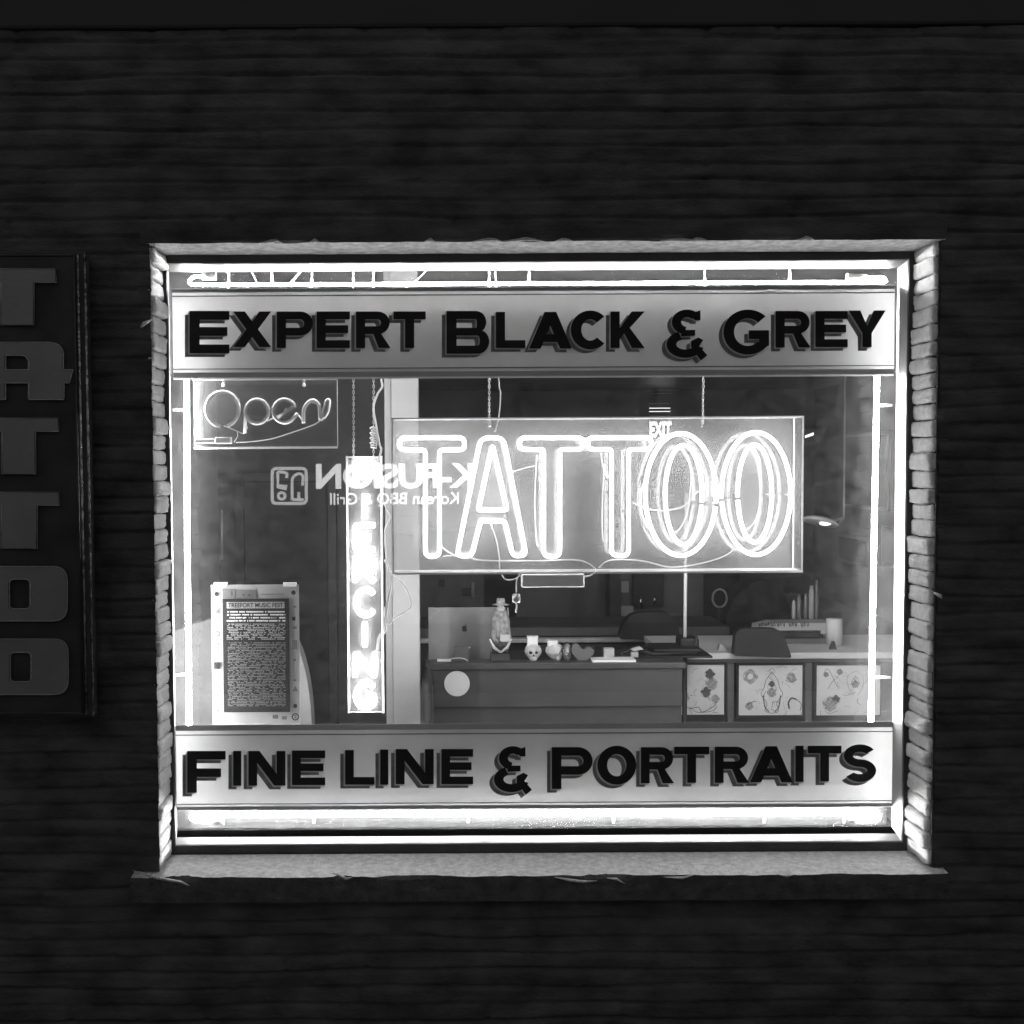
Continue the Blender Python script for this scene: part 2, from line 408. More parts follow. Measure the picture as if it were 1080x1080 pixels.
b = ragged_slab('window_sill', sill_l, sill_r, -.042, FY+.0, P(560, 948, -.03).z, ZB-.001, None, .010,
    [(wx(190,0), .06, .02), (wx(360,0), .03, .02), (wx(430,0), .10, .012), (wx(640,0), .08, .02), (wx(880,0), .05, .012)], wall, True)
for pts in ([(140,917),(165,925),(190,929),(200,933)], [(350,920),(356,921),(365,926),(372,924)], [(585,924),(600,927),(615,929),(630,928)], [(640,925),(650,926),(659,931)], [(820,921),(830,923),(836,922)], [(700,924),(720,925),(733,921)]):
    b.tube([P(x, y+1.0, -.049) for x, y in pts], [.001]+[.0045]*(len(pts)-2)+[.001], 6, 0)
b.build('window_sill', [M['sill'], M['sill_shaded']], wall)
f = MB().bbox((x0-.1, -.016, WT-.006), (x1+.1, .3, WT+1.2), .01)
tag(f.build('fascia_board', mat('fascia_paint', .045, .7, .3, var=.15, scale=3)), 'plain black fascia running along the top above the brick wall', 'fascia')

# restaurant across the street whose lit sign shows as a reflection in the glass
GY = .3105
SD = 12.0
rest = thing('restaurant_building', (0, -13.5, 0), 'dark restaurant front across the street whose lit sign reflects in the window', 'building')
MB().box((-14,-20,-.02), (18,-13.5,7.5)).build('wall', M['facade'], rest)
MB().bbox((-14.2,-13.9,7.5), (18.2,-13.2,7.9), .04).build('cornice', M['dark'], rest)
MB().bbox((P(270,500,GY+SD).x,-13.48,P(480,545,GY+SD).z), (P(520,500,GY+SD).x,GY-SD-.03,P(480,478,GY+SD).z), .02).build('sign_board', M['dark'], rest)
def text_mesh(s, size=1, bold=0, shear=0):
    c = bpy.data.curves.new('t', 'FONT'); c.body = s; c.size = size; c.offset = bold; c.shear = shear; c.fill_mode = 'FRONT'
    o = bpy.data.objects.new('t', c); col.objects.link(o); dg = bpy.context.evaluated_depsgraph_get(); dg.update()
    me = o.evaluated_get(dg).to_mesh(); vs = [v.co.copy() for v in me.vertices]; fs = [tuple(p.vertices) for p in me.polygons]
    o.to_mesh_clear(); bpy.data.objects.remove(o); bpy.data.curves.remove(c); return vs, fs
def fit_text(s, A, B, Y, bold=.0, flip=False, shear=0, th=0):
    """A=(x,z) of the text's lower reading-start corner, B=(x,z) of its upper reading-end corner"""
    vs, fs = text_mesh(s, 1, bold, shear)
    xa = min(v.x for v in vs); xb = max(v.x for v in vs); ya = min(v.y for v in vs); yb = max(v.y for v in vs)
    mb = MB(); mb.add([(A[0]+(v.x-xa)/(xb-xa)*(B[0]-A[0]), Y, A[1]+(v.y-ya)/(yb-ya)*(B[1]-A[1])) for v in vs], fs)
    return mb
YS = GY-SD
def vp(px, py): p = P(px, py, GY+SD); return (p.x, p.z)
fit_text('K-FUSION', vp(500, 515), vp(333, 489), YS, .035).build('sign_text', M['far1'], rest)
fit_text('Korean BBQ & Grill', vp(484, 534), vp(348, 520), YS, .012).build('sign_text', M['far1'], rest)
e = MB(); 
def vstroke(pts, r, closed=False): e.tube([Vector((vp(x,y)[0], YS, vp(x,y)[1])) for x, y in pts], r, 6, closed=closed)
vstroke(rpath([(287,494),(323,494),(323,531),(287,531)], 5, True), .022, True)
vstroke(rpath([(292,500),(294,497),(303,499),(302,504)], 3), .02); vstroke([(293,500),(293,514),(302,516)], .02)
vstroke(ell(297,523,3.6,3.6,0,360,16), .02, True); vstroke([(293,512),(303,513)], .02)
vstroke(rpath([(308,527),(308,504),(314,499),(320,501),(319,512)], 4), .02); vstroke([(308,527),(320,527)], .02); vstroke([(315,519),(315,527)], .02)
e.build('sign_emblem', M['far2'], rest)

# ------------------------------------------------------------------ left vertical sign on the wall
SY = -.075
vs_ = thing('tattoo_wall_sign', (P(20,510,SY).x, SY, P(20,510,SY).z), 'tall black wall sign with stacked grey letters reading TATTOO', 'sign')
pl = P(-54, 510, SY).x; pr = P(93, 510, SY).x; pt = P(45, 265, SY).z; pb = P(45, 756, SY).z
MB().bbox((pl, SY, pb), (pr, -.02, pt), .004).build('board', M['signb'], vs_)
t = MB(); xi0, xi1, zi0, zi1 = pl+.03, pr-.03, pb+.012, pt-.012
for a, c_ in (((xi0,zi0),(xi1,zi0)),((xi1,zi0),(xi1,zi1)),((xi1,zi1),(xi0,zi1)),((xi0,zi1),(xi0,zi0))):
    t.tube([(a[0],SY-.002,a[1]),(c_[0],SY-.002,c_[1])], .0035, 6)
t.build('border_trim', M['frame'], vs_)
MB().tube([(pr+.001, SY+.004, pb), (pr+.001, SY+.004, pt)], .0045, 10).tube([(xi1+.012, SY-.002, pb+.01), (xi1+.012, SY-.002, pt-.01)], .004, 10).build('edge_strip', M['gloss'], vs_)
def mir(pts, c): return pts+[(2*c-x, y) for x, y in reversed(pts)]
c1 = 19
def wl(outer, holes):
    mb = MB(); mb.poly(outer, holes, SY-.001, .012, 1)
    # raised bevel face, slightly smaller
    cx = sum(p[0] for p in outer)/len(outer); 
    return mb
def plate(outer, holes):
    mb = MB(); mb.poly(outer, holes, SY-.001, .010, 0)
    for cc in [outer]+holes: mb.tube(P3(cc, SY-.011), .0016, 5, 1, closed=True)
    mb.build('letter', [M['signl'], M['signe']], vs_)
def tee(c, y0, y1, y2, hw, sw): plate([(c-hw,y0),(c+hw,y0),(c+hw,y1),(c+sw,y1),(c+sw,y2),(c-sw,y2),(c-sw,y1),(c-hw,y1)], [])
tee(18.5, 283.5, 298, 343, 41, 17.5); tee(20, 441, 455, 500, 42, 17.7); tee(20.5, 519, 533, 578.5, 42.5, 19)
plate(rpath([(-27,421),(-27,361,16),(67,361,16),(67,390,1),(77,390,1),(73,404,1),(67.5,404,1),(67.5,421.5,1),(30.5,421.5,1),(30.5,404,1),(6,404,1),(6,421.5,1)], 1, True), [rpath([(6,375),(27,375,5),(30.5,381),(30.5,390),(6,390)], 2, True)])
for (y0,y1,c,hw,h0,h1) in ((597.5,655,21,50,611,642),(674,732.5,22,50,688,719)):
    plate(rpath([(c-hw,y0),(c+hw,y0),(c+hw,y1),(c-hw,y1)], 15, True), [rpath([(c-11,h0),(c+11,h0),(c+11,h1),(c-11,h1)], 5, True)])

# ------------------------------------------------------------------ shop window frame, glass, return
win = thing('shop_window', ((XL+XR)/2, FY, ZB), 'large black framed shop window lit from inside by border tubes', 'window')
fl_, fr_, ftop, fbot = P(179.8,560,FY).x, P(955.8,560,FY).x, .026, .028
FD = FY+.013
f = MB()
f.bbox((XL-.03,FY,ZB+.0), (fl_,FD,ZT), .002).bbox((fr_,FY,ZB), (XR+.03,FD,ZT), .002)
f.bbox((fl_+.0003,FY+.0006,ZT-ftop), (fr_-.0003,FD-.0006,ZT), .002).bbox((fl_+.0003,FY+.0006,ZB), (fr_-.0003,FD-.0006,ZB+fbot), .002)
f.build('frame', M['frame'], win)
RY = FD-.003; RE = .3095; th = .012
rx0, rx1, rz0, rz1 = fl_+.001, fr_-.001, ZB+fbot+.001, ZT-ftop-.001
ix0, ix1 = P(182,560,RE).x, P(943.6,560,RE).x
def wedge(xa, xb, s_):
    "splayed side board from the frame back to the glass"
    v = [(xa,RY,rz0-th),(xb,RE,rz0-th),(xb+s_*.012,RE,rz0-th),(xa+s_*.012,RY,rz0-th)]
    v += [(x,y,rz1+th) for x,y,z in v]
    return MB().add(v, [(0,1,2,3),(7,6,5,4),(0,4,5,1),(1,5,6,2),(2,6,7,3),(3,7,4,0)] if s_ > 0 else [(3,2,1,0),(4,5,6,7),(1,5,4,0),(2,6,5,1),(3,7,6,2),(0,4,7,3)])
wedge(rx0, ix0, -1).build('side_return', M['returnw_lighter'], win)
wedge(rx1, ix1, 1).build('side_return', M['returnw_lighter'], win)
MB().box((ix0,RY,rz1), (ix1,RE,rz1+th)).build('head_return', M['returnw_dimmed'], win)
MB().box((ix0,RY,rz0-th), (ix1,.236,rz0)).build('sill_return', M['returnw_lighter'], win)
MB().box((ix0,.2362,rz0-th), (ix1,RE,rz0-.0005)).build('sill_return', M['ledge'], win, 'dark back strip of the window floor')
MB().box((ix0-.012,GY,rz0-.012), (ix1+.012,GY+.006,rz1+.012)).build('glass_pane', M['glass'], win)

# ------------------------------------------------------------------ banners
def arc_stroke(cx, cy, RX, RY_, rx, ry, a0, a1, n=28):
    return ell(cx, cy, RX, RY_, a0, a1, n)+ell(cx, cy, rx, ry, a1, a0, n)
def thick(pts, w, n=40):
    c = [Vector(p[:2]) for p in bez([p[:2] for p in pts], n)]; N = len(c); Lp = []; Rp = []
    for i in range(N):
        t = (c[min(i+1,N-1)]-c[max(i-1,0)]).normalized(); nn = Vector((-t.y, t.x))
        ww = (w(i/(N-1)) if callable(w) else w)/2
        Lp.append(tuple(c[i]+nn*ww)); Rp.append(tuple(c[i]-nn*ww))
    return Lp+Rp[::-1]
def glyph(ch, W, H, s, h):
    d = s*1.28
    if ch == 'I': return [(0,0),(W,0),(W,H),(0,H)], []
    if ch == 'E':
        m = H*.485; k = W*.95
        return [(0,0),(W,0),(W,h),(s,h),(s,m-h/2),(k,m-h/2),(k,m+h/2),(s,m+h/2),(s,H-h),(W,H-h),(W,H),(0,H)], []
    if ch == 'F':
        m = H*.52; k = W*.88
        return [(0,0),(W,0),(W,h),(s,h),(s,m-h/2),(k,m-h/2),(k,m+h/2),(s,m+h/2),(s,H),(0,H)], []
    if ch == 'L': return [(0,0),(s,0),(s,H-h),(W,H-h),(W,H),(0,H)], []
    if ch == 'T': return [(0,0),(W,0),(W,h),(W/2+s/2,h),(W/2+s/2,H),(W/2-s/2,H),(W/2-s/2,h),(0,h)], []
    if ch == 'X':
        t = (W/2-d)/(W-d)
        return [(0,0),(d,0),(W/2,t*H),(W-d,0),(W,0),((W+d)/2,H/2),(W,H),(W-d,H),(W/2,H-t*H),(d,H),(0,H),((W-d)/2,H/2)], []
    if ch == 'Y': return [(0,0),(d,0),(W/2,.42*H),(W-d,0),(W,0),((W+s)/2,.62*H),((W+s)/2,H),((W-s)/2,H),((W-s)/2,.62*H)], []
    if ch == 'K': return [(0,0),(s,0),(s,.45*H),(W-d*1.1,0),(W,0),(.56*W,.45*H),(W,H),(W-d*1.1,H),(.40*W,.60*H),(s,.76*H),(s,H),(0,H)], []
    if ch == 'N':
        t = (W-s-d)/(W-d); return [(0,0),(d,0),(W-s,t*H),(W-s,0),(W,0),(W,H),(W-d,H),(s,H-t*H),(s,H),(0,H)], []
    if ch == 'A':
        xl = lambda y: (W-d)/2*(1-y/H)+d
        yb = .82*H; t = 1-(W/2-d)/((W-d)/2)
        return [((W-d)/2,0),((W+d)/2,0),(W,H),(W-d,H),(W-xl(yb),yb),(xl(yb),yb),(d,H),(0,H)], [[(W/2,t*H),(W-xl(yb-h),yb-h),(xl(yb-h),yb-h)]]
    if ch in 'PR':
        B = H*(.66 if ch == 'P' else .62); r = B/2; k = W-(0 if ch == 'P' else W*.03)
        o = [(0,0)]+ell(k-r*1.05, B/2, r*1.05, B/2, 90, -90, 14)
        if ch == 'P': o += [(s,B),(s,H),(0,H)]
        else:
            o = o[:-3]+[(k-r*.75,B*.985),(W,H),(W-d*1.02,H),(W*.50,B),(s,B),(s,H),(0,H)]
        return o, [[(s,h)]+ell(k-r*1.05, B/2, r*1.05-s*.95, B/2-h, 90, -90, 12)+[(s,B-h)]]
    if ch == 'B':
        B = H*.48; k = W*.93
        o = [(0,0)]+ell(k-B*.5, B/2+h*.1, B*.5, B/2+h*.1, 90, -55, 12)+ell(W-(H-B)*.52, (H+B)/2-h*.12, (H-B)*.52, (H-B)/2+h*.12, 62, -90, 14)+[(0,H)]
        hh = h*.92
        h1 = [(s,hh)]+ell(k-B*.5, (B-hh*.45+hh)/2, B*.5-s*.95, (B-hh*1.45)/2, 90, -90, 8)+[(s,B-hh*.45)]
        y0 = B+hh*.5; y1 = H-hh
        h2 = [(s,y0)]+ell(W-(H-B)*.52, (y0+y1)/2, (H-B)*.52-s*.95, (y1-y0)/2, 90, -90, 8)+[(s,y1)]
        return o, [h1, h2]
    if ch == 'O': return ell(W/2,H/2,W/2,H/2), [ell(W/2,H/2,W/2-s*1.02,H/2-h*.98)]
    if ch == 'C':
        rx = W/1.80; return arc_stroke(rx, H/2, rx, H/2, rx-s*1.05, H/2-h, 44, 316), []
    if ch == 'G':
        rx = W/1.86; A = ell(rx, H/2, rx, H/2, 44, 322, 30); Bq = ell(rx, H/2, rx-s*1.05, H/2-h, 318, 44, 30)
        return A+[(W,H*.80),(W,H*.46),(W*.56,H*.46),(W*.56,H*.46+h),(W-s,H*.46+h),(W-s,H*.74)]+Bq, []
    if ch == 'S':
        ry = (H-h)/4; c1 = h/2+ry; c2 = H-h/2-ry; ro = W/2; ri = W/2-s*1.02
        return ell(ro, c1, ro, ry+h/2, 32, 270, 24)+ell(ro, c2, ri, ry-h/2, 90, -148, 24)[1:]+ell(ro, c2, ro, ry+h/2, -148, 90, 24)+ell(ro, c1, ri, ry-h/2, 270, 32, 24)[1:], []
    if ch == '&':
        pts = [(W*.86,H*.19),(W*.78,h*.52),(W*.5,h*.5),(W*.26,H*.2),(W*.34,H*.40),(W*.70,H*.46)]
        top = thick(pts, lambda t: h*(1.0+.15*math.sin(math.pi*t)), 40)
        return top, []
def place_glyph(mb, ch, x0, y0, x1, y1, s, h, Y, th, mi, ox=0, oy=0, ex=0):
    W, H = x1-x0, y1-y0
    f = lambda c: [(x0+ox+(p[0]-W/2)*(1+ex/W)+W/2, y0+oy+(p[1]-H/2)*(1+ex/H)+H/2) for p in c]
    if ch == '&':
        # one continuous open figure: top curl, waist, bottom bowl and tail
        cx = W*.50; q = h*1.25
        mb.poly(f(ell(cx, H*.245, W*.37, H*.245, 40, 262, 24)+ell(cx, H*.245, W*.37-q*.95, H*.245-q*.78, 262, 40, 24)), [], Y, th, mi)
        mb.poly(f([(W*.66,H*.06),(W*.83,H*.015),(W*.83,H*.21),(W*.70,H*.21),(W*.60,H*.15)]), [], Y-.0004, th, mi)
        mb.poly(f(ell(W*.46, H*.685, W*.46, H*.265, 112, 345, 30)+ell(W*.46, H*.685, W*.46-q, H*.265-q*.85, 345, 112, 30)), [], Y-.0008, th, mi)
        mb.poly(f([(W*.36,H*.405),(W*.70,H*.40),(W*.70,H*.515),(W*.36,H*.53)]), [], Y-.0012, th, mi)
        mb.poly(f([(W*.60,H*.62),(W*.78,H*.55),(W*.90,H*.60),(W*.80,H*.72),(W*1.0,H*.90),(W*.84,H*1.0),(W*.60,H*.74)]), [], Y-.0016, th, mi)
        return
    o, hs = glyph(ch, W, H, s, h)
    mb.poly(f(o), [f(q) for q in hs], Y, th, mi)
BY = .305
def banner(name, label, yl, rows, glyphs, sn, cn):
    """rows: list of (top,bottom,kind) in pixels, at left and right ends"""
    r = thing(name, P(560, yl, BY), label, 'sign', None)
    xa, xb = P(182, yl, BY).x, P(943.5, yl, BY).x
    sl = lambda px, py: py+(px-560)*-.0
    for (y0, y1, kind) in rows:
        za, zb = P(560, y0, BY).z, P(560, y1, BY).z
        if kind == 'panel': MB().add([(xa,BY+.002,zb),(xb,BY+.002,zb),(xb,BY+.002,za),(xa,BY+.002,za)], [(0,1,2,3)]).build('panel', M['banner'], r)
        elif kind == 'band': MB().add([(xa,BY+.0008,zb),(xb,BY+.0008,zb),(xb,BY+.0008,za),(xa,BY+.0008,za)], [(0,1,2,3)]).build('band', M['filmg'], r)
        elif kind == 'line': MB().bbox((xa, BY-.003, zb), (xb, BY-.0002, za), .0004).build('pinstripe', M['groove'], r)
    for g in glyphs:
        ch, a, b_, x0, x1 = g[:5]; y0, y1 = a, b_
        big = (y1-y0) > 40 and ch != '&'
        s = sn*(1.1 if big else 1); h = cn*(1.12 if big else 1)
        mb = MB()
        place_glyph(mb, ch, x0, y0, x1, y1, s, h, BY-.0012, .0005, 1, -5, 4)
        place_glyph(mb, ch, x0, y0, x1, y1, s, h, BY-.0040, .0005, 2, -1.3, 1.2, .6)
        place_glyph(mb, ch, x0, y0, x1, y1, s, h, BY-.0070, .0006, 0)
        mb.build('letter', [M['black'], M['shade'], M['pale']], r)
    return r
U = [('E',328,372.5,200,242),('X',328.5,366,246,286),('P',328.5,367,292,330),('E',328.5,367,334,369),('R',328.5,367,375.5,412),('T',328.5,367,415,449),
 ('B',328,373,471,516),('L',329,367,523,554),('A',329,367.5,558,603),('C',327.5,368.5,602,639),('K',328.5,367,644,680),('&',326.5,380,703,746),
 ('G',326.5,374,763,811),('R',328,366.5,818,855),('E',328,366,860,894),('Y',327.5,366,895,934)]
D = [('F',792,836,197.5,238),('I',792,828.5,246,254.5),('N',792,828.5,262,301),('E',791.5,828,308,343),('L',791,827.5,364,395),('I',790.5,827.5,401,409.5),
 ('N',790,827,417.5,457.5),('E',790,827,465.5,499),('&',787,838,521,561),('P',788,832,582,625),('O',786.5,827.5,630,671),('R',788,826,676,711),
 ('T',787.5,825.5,711,748),('R',787.5,825.5,754,790),('A',787,825,791,836),('I',786.5,824.5,839,847.5),('T',786.5,824,852,887.5),('S',785,824.5,890,924)]
banner('upper_banner', 'upper frosted window banner reading Expert Black & Grey in black capitals', 350,
   [(302.5,398.5,'panel'),(303,306.8,'band'),(310,311.2,'line'),(387,388,'line'),(391,396.5,'band')], U, 9.6, 8.2)
banner('lower_banner', 'lower frosted window banner reading Fine Line & Portraits in black capitals', 808,
   [(763,853.5,'panel'),(763.2,769,'band'),(772.8,773.8,'line'),(845.8,846.7,'line'),(849,852.5,'band')], D, 9.2, 8.0)

# ------------------------------------------------------------------ border neon tubes
TY = .405; TR = .0072
def border(name_label, pts, r, elects, stand, closed=False, Y=TY):
    t = thing('border_neon_tube', P(pts[0][0], pts[0][1], Y), name_label, 'neon tube', 'neon tubes round the window edge')
    MB().tube(P3(rpath(pts, r), Y), TR*(1.25 if 'upright' in name_label else .72 if 'top' in name_label else 1), 8).build('glass_tube', M['neonb'], t)
    for (x0,y0,x1,y1) in elects:
        a, c_ = P(x0,y0,Y), P(x1,y1,Y); MB().tube([a, c_], .0125, 12).build('electrode_cap', M['elec'], t)
    for (x0,y0,x1,y1) in stand:
        a, c_ = P(x0,y0,Y+.012), P(x1,y1,Y+.012)
        MB().tube([a, c_], .0045, 8).tube([c_+Vector((0,-.02,0)), c_+Vector((0,.012,0))], .004, 6).build('standoff', M['elec'], t)
    return t
border('neon tube lying along the top edge of the window', [(214,291.5),(203,291.5),(198,299.5),(215,300.5),(925,297.5),(935,298),(932,292),(913,293)], 6,
   [(213.5,291.5,228,291.5),(914,293,893,292)], [(286,278,287,300),(558,276,558,299),(833,275,833,298)])
border('upright neon tube at the left edge of the window', [(196.5,312),(197.5,560),(199.5,762),(200.5,838)], 2, [(200.5,838,200.5,846)], [(182,432,196,432),(185,712,199,711)])
border('upright neon tube at the right edge of the window', [(926,312),(925,400),(922,560),(918.5,762),(917,838)], 2, [(917,838,917,846)], [(941,427.5,926,427.5),(939,714.5,919.5,714)])
border('neon tube lying along the bottom edge of the window', [(222,866),(206,866),(200,861),(212,859.5),(917,857.5),(928,859),(926,865),(905,865)], 4,
   [(222,866,236,866),(905,865,890,865)], [(331,868,331,862),(494,868,494,861),(647,868,647,860),(806,868,806,859)])
tz0, tz1 = P(560,873.5,.45).z, P(560,848,.45).z
tray = MB().bbox((P(184,860,.4).x,.445,tz0), (P(941,860,.4).x,.455,tz1), .002)
tag(tray.build('tube_tray', M['tray']), 'long white reflector tray behind the bottom neon tube', 'tray')
tag(MB().bbox((rx0-.1,.315,rz0-.25), (rx1+.1,.62,P(560,884,.32).z), .004).build('inside_ledge', M['ledge']), 'dark ledge inside the window below the bottom tube', 'ledge')

# ------------------------------------------------------------------ chains and wires
def chain_mb(p0, p1, link=.013):
    mb = MB(); d = p1-p0; n = max(2, int(d.length/(link*.78)))
    for i in range(n):
        c = p0+d*((i+.5)/n); ax = d.normalized(); sd = Vector((1,0,0)) if i % 2 else Vector((0,1,0))
        pts = [c+ax*(link*.5*math.cos(a))+sd*(link*.27*math.sin(a)) for a in [2*math.pi*k/8 for k in range(8)]]
        mb.tube(pts, .0016, 5, closed=True)
    return mb
def wire_mb(pts, Y, r=.0022, mb=None):
    mb = mb or MB(); mb.tube(bez(P3(pts, Y), 10*len(pts)), r, 6); return mb

# ------------------------------------------------------------------ big TATTOO neon
Y0, Y1 = .42, .52
tt = thing('tattoo_neon_sign', P(630, 603, Y0), 'large lit TATTOO neon sign in a clear acrylic box hanging on chains', 'neon sign')
def cor(px, py, Y=Y0): p = P(px, py, Y); return p
xl_, xr_ = P(415,520,Y0).x, P(846,520,Y0).x; zt_, zb_ = P(630,441,Y0).z, P(630,603,Y0).z
MB().bbox((xl_,Y0,zb_),(xr_,Y0+.004,zt_), .0008).build('front_panel', M['acr'], tt)
MB().bbox((xl_,Y1,zb_),(xr_,Y1+.004,zt_), .0008).build('back_panel', M['acrb'], tt)
MB().box((xr_-.0035,Y0+.0045,zb_+.001),(xr_,Y1-.0005,zt_-.001)).build('side_panel', M['acr'], tt)
MB().box((xl_,Y0+.0045,zb_+.001),(xl_+.0035,Y1-.0005,zt_-.001)).build('side_panel', M['acr'], tt)
ed = MB(); w = .0045
ed.box((xl_-w,Y0-.001,zt_),(xr_+w,Y1+.006,zt_+w)).box((xl_-w,Y0-.001,zb_-w*1.5),(xr_+w,Y1+.006,zb_)).box((xl_-w,Y0-.001,zb_),(xl_,Y0+.006,zt_)).box((xr_,Y0-.001,zb_),(xr_+w,Y0+.006,zt_))
ed.box((xr_-.001,Y1-.002,zb_),(xr_+.004,Y1+.005,zt_))
ed.build('panel_edge', M['edge'], tt)
LY = .455
letters = [
 [('c', rpath([(421,461.5,7),(490,461.5,7),(490,474.5,6),(463.5,474.5,4),(463.5,587,7),(448.5,587,7),(448.5,474.5,4),(421,474.5,7)], 5, True))],
 [('c', rpath([(507,461.5,9),(531,461.5,9),(555,586,7),(541,586.5,5),(532.5,549.5,4),(507,549.5,1),(497.5,586.5,6),(482,586.5,6)], 5, True)),
  ('c', rpath([(519.5,469,4),(535,538,4),(504.5,538,2)], 3, True))],
 [('c', rpath([(548,461.5,7),(615,461.5,6),(615,474,6),(590.5,474,4),(590.5,587,7),(573.5,587,7),(573.5,474,4),(548,474,7)], 5, True))],
 [('c', rpath([(620,461.5,7),(687,461.5,6),(687,474,6),(663,474,4),(663,586,7),(645,586,7),(645,474,4),(620,474,7)], 5, True))],
 [('o', ell(718,521.5,37.5,64.5,-8,348,52)), ('o', ell(721,522,19.5,52.5,-8,348,44))],
 [('o', ell(797.5,520.5,36.5,64.5,-172,184,52)), ('o', ell(796,520.5,18,51.5,-172,184,44))],
]
for li, L_ in enumerate(letters):
    mb = MB()
    for k, pts in L_: mb.tube(P3(pts, LY if k != 'x' else LY+.03), .0066, 8, closed=(k == 'c'))
    mb.build('neon_letter', M['neon'], tt)
for x, y in ((448.5,478),(463.5,540),(490,468),(519,462),(533,545),(573.5,520),(590.5,478),(614,470),(645,520),(663,540),(683,515),(756,528),(741,540),(762,512),(779,520),(813,522),(834,522),(735,478),(763,560)):
    p = P(x, y, LY); MB().tube([p+Vector((0,.004,0)), p+Vector((0,.064,0))], .004, 8).build('tube_support', M['unlit'], tt)
wr = MB()
for pts in ([(462,572),(470,580),(482,587)], [(467,587),(480,585)], [(495,588),(510,591),(560,591.5),(605,590.5),(620,594),(628,600)], [(518,553),(524,572),(527,590),(527,600),(532,610),(541,611),(549,607)],
            [(540,498),(552,494),(566,491)], [(631,599),(640,592),(655,590),(680,592),(705,598),(730,596),(755,590),(770,583),(773,578)],
            [(634,478),(636,492),(645,508)], [(667,530),(685,537),(705,538),(722,533),(736,518)], [(692,475),(683,500),(676,520),(678,545),(690,565)],
            [(796,473),(802,490),(801,530),(796,550),(786,560)], [(725,480),(729,500),(725,540),(718,556),(712,562)], [(760,560),(768,575)], [(566,480),(564,530),(566,572),(568,574)], [(637,490),(635,540),(636,568),(640,572)]):
    wire_mb(pts, LY+.02, .0020, wr)
wr.build('lead_wire', M['wire'], tt)
chain_mb(P(516,277,Y0+.006), P(516,450,Y0-.004)).build('chain', M['chain'], tt)
chain_mb(P(743.5,277,Y0+.006), P(741,450,Y0-.004)).build('chain', M['chain'], tt)
MB().ball(P(516,449,Y0-.006), .005).build('chain_hook', M['chrome'], tt)
MB().ball(P(740.5,449,Y0-.006), .005).build('chain_hook', M['chrome'], tt)
wire_mb([(522,276),(523,300),(526,398),(528,415),(526,440),(522,456)], Y0+.02, .0022).build('power_cord', M['wire'], tt)
wire_mb([(628,600),(624,606),(617,608)], Y0+.0, .0028).build('power_cord', M['wire'], tt)
wire_mb([(549,604),(545,612),(544.5,625)], Y0-.0, .0022).build('power_cord', M['wire'], tt)
a, c_ = P(550,605.5,Y0), P(616,619,Y0)
MB().bbox((a.x,Y0-.012,c_.z),(c_.x,Y0+.035,a.z), .004).build('transformer', M['trans'], tt)
kb = MB(); kc = P(544.5,631,Y0)
for k in range(5):
    a = k*1.25; kb.tube([kc+Vector((.011*math.cos(a+t), .006*math.sin(2*t), .014*math.sin(a*.7+t*1.3))) for t in [j*.5 for j in range(13)]], .003, 6)
kb.tube([kc, P(545,641,Y0), P(544,646,Y0)], .003, 6)
kb.build('knotted_cord', M['wire'], tt)

# ------------------------------------------------------------------ vertical PIERCING neon
PY = .42
pg = thing('piercing_neon_sign', P(385, 752, PY), 'tall narrow glowing neon sign with stacked letters reading PIERCING on chains', 'neon sign')
xa, xb, za, zb = P(366.5,620,PY).x, P(403,620,PY).x, P(385,752,PY).z, P(385,482,PY).z
MB().bbox((xa,PY+.02,za),(xb,PY+.024,zb), .0008).build('panel', M['acrp'], pg)
e = MB(); e.tube([(xa,PY+.018,za-.004),(xa,PY+.018,zb+.004)], .0038, 8).tube([(xb,PY+.018,za-.004),(xb,PY+.018,zb+.004)], .0038, 8).tube([(xa,PY+.018,za),(xb,PY+.018,za)], .0022, 8).tube([(xa,PY+.018,zb),(xb,PY+.018,zb)], .0022, 8)
e.build('panel_edge', M['edge'], pg)
def pletter(ch, y0, y1):
    x0, x1 = 374.5, 395; mx = (x0+x1)/2; my = (y0+y1)/2; r = {
     'P': [[(x0,y1),(x0,y0),(x1-2,y0),(x1,y0+4),(x1,my-1),(x1-3,my+2),(x0,my+2)]],
     'I': [[(mx,y0),(mx,y1)]],
     'E': [[(x1,y0),(x0,y0),(x0,y1),(x1,y1)],[(x0,my),(x1-4,my)]],
     'R': [[(x0,y1),(x0,y0),(x1-2,y0),(x1,y0+4),(x1,my-1),(x1-3,my+2),(x0,my+2)],[(mx,my+2),(x1,y1)]],
     'C': [ell(mx+1,my,10.5,(y1-y0)/2,40,320,20)],
     'N': [[(x0,y1),(x0,y0),(x1,y1),(x1,y0)]],
     'G': [ell(mx+1,my,10.5,(y1-y0)/2,40,330,20)+[(x1,my+1),(mx+2,my+1)]]}[ch]
    mb = MB()
    for p in r:
        mb.tube(P3(rpath(p, 3) if len(p) < 10 else p, PY), .0082, 8)
    mb.build('neon_letter', M['neonp'], pg)
yy = [(487,513),(521,547),(554,580),(588,614),(622,649),(657,682),(689,714),(721,747)]
for ch, (a, c_) in zip('PIERCING', yy): pletter(ch, a, c_)
chain_mb(P(372.5,277,PY+.01), P(373,484,PY+.01)).build('chain', M['chain'], pg)
chain_mb(P(394,277,PY+.01), P(394,484,PY+.01)).build('chain', M['chain'], pg)
wire_mb([(402,400),(403,408),(398,416),(394,430),(396,445),(400,468),(402,474),(399,486)], PY-.003, .0036).build('power_cord', M['wire'], pg)
kb = MB()
for k in range(7): kb.tube(P3([(390+k%2*2,452+k*2.6),(393,450+k*2.6),(398,453+k*2.6),(397,457+k*2.6),(391,456+k*2.6)], PY-.004), .003, 6)
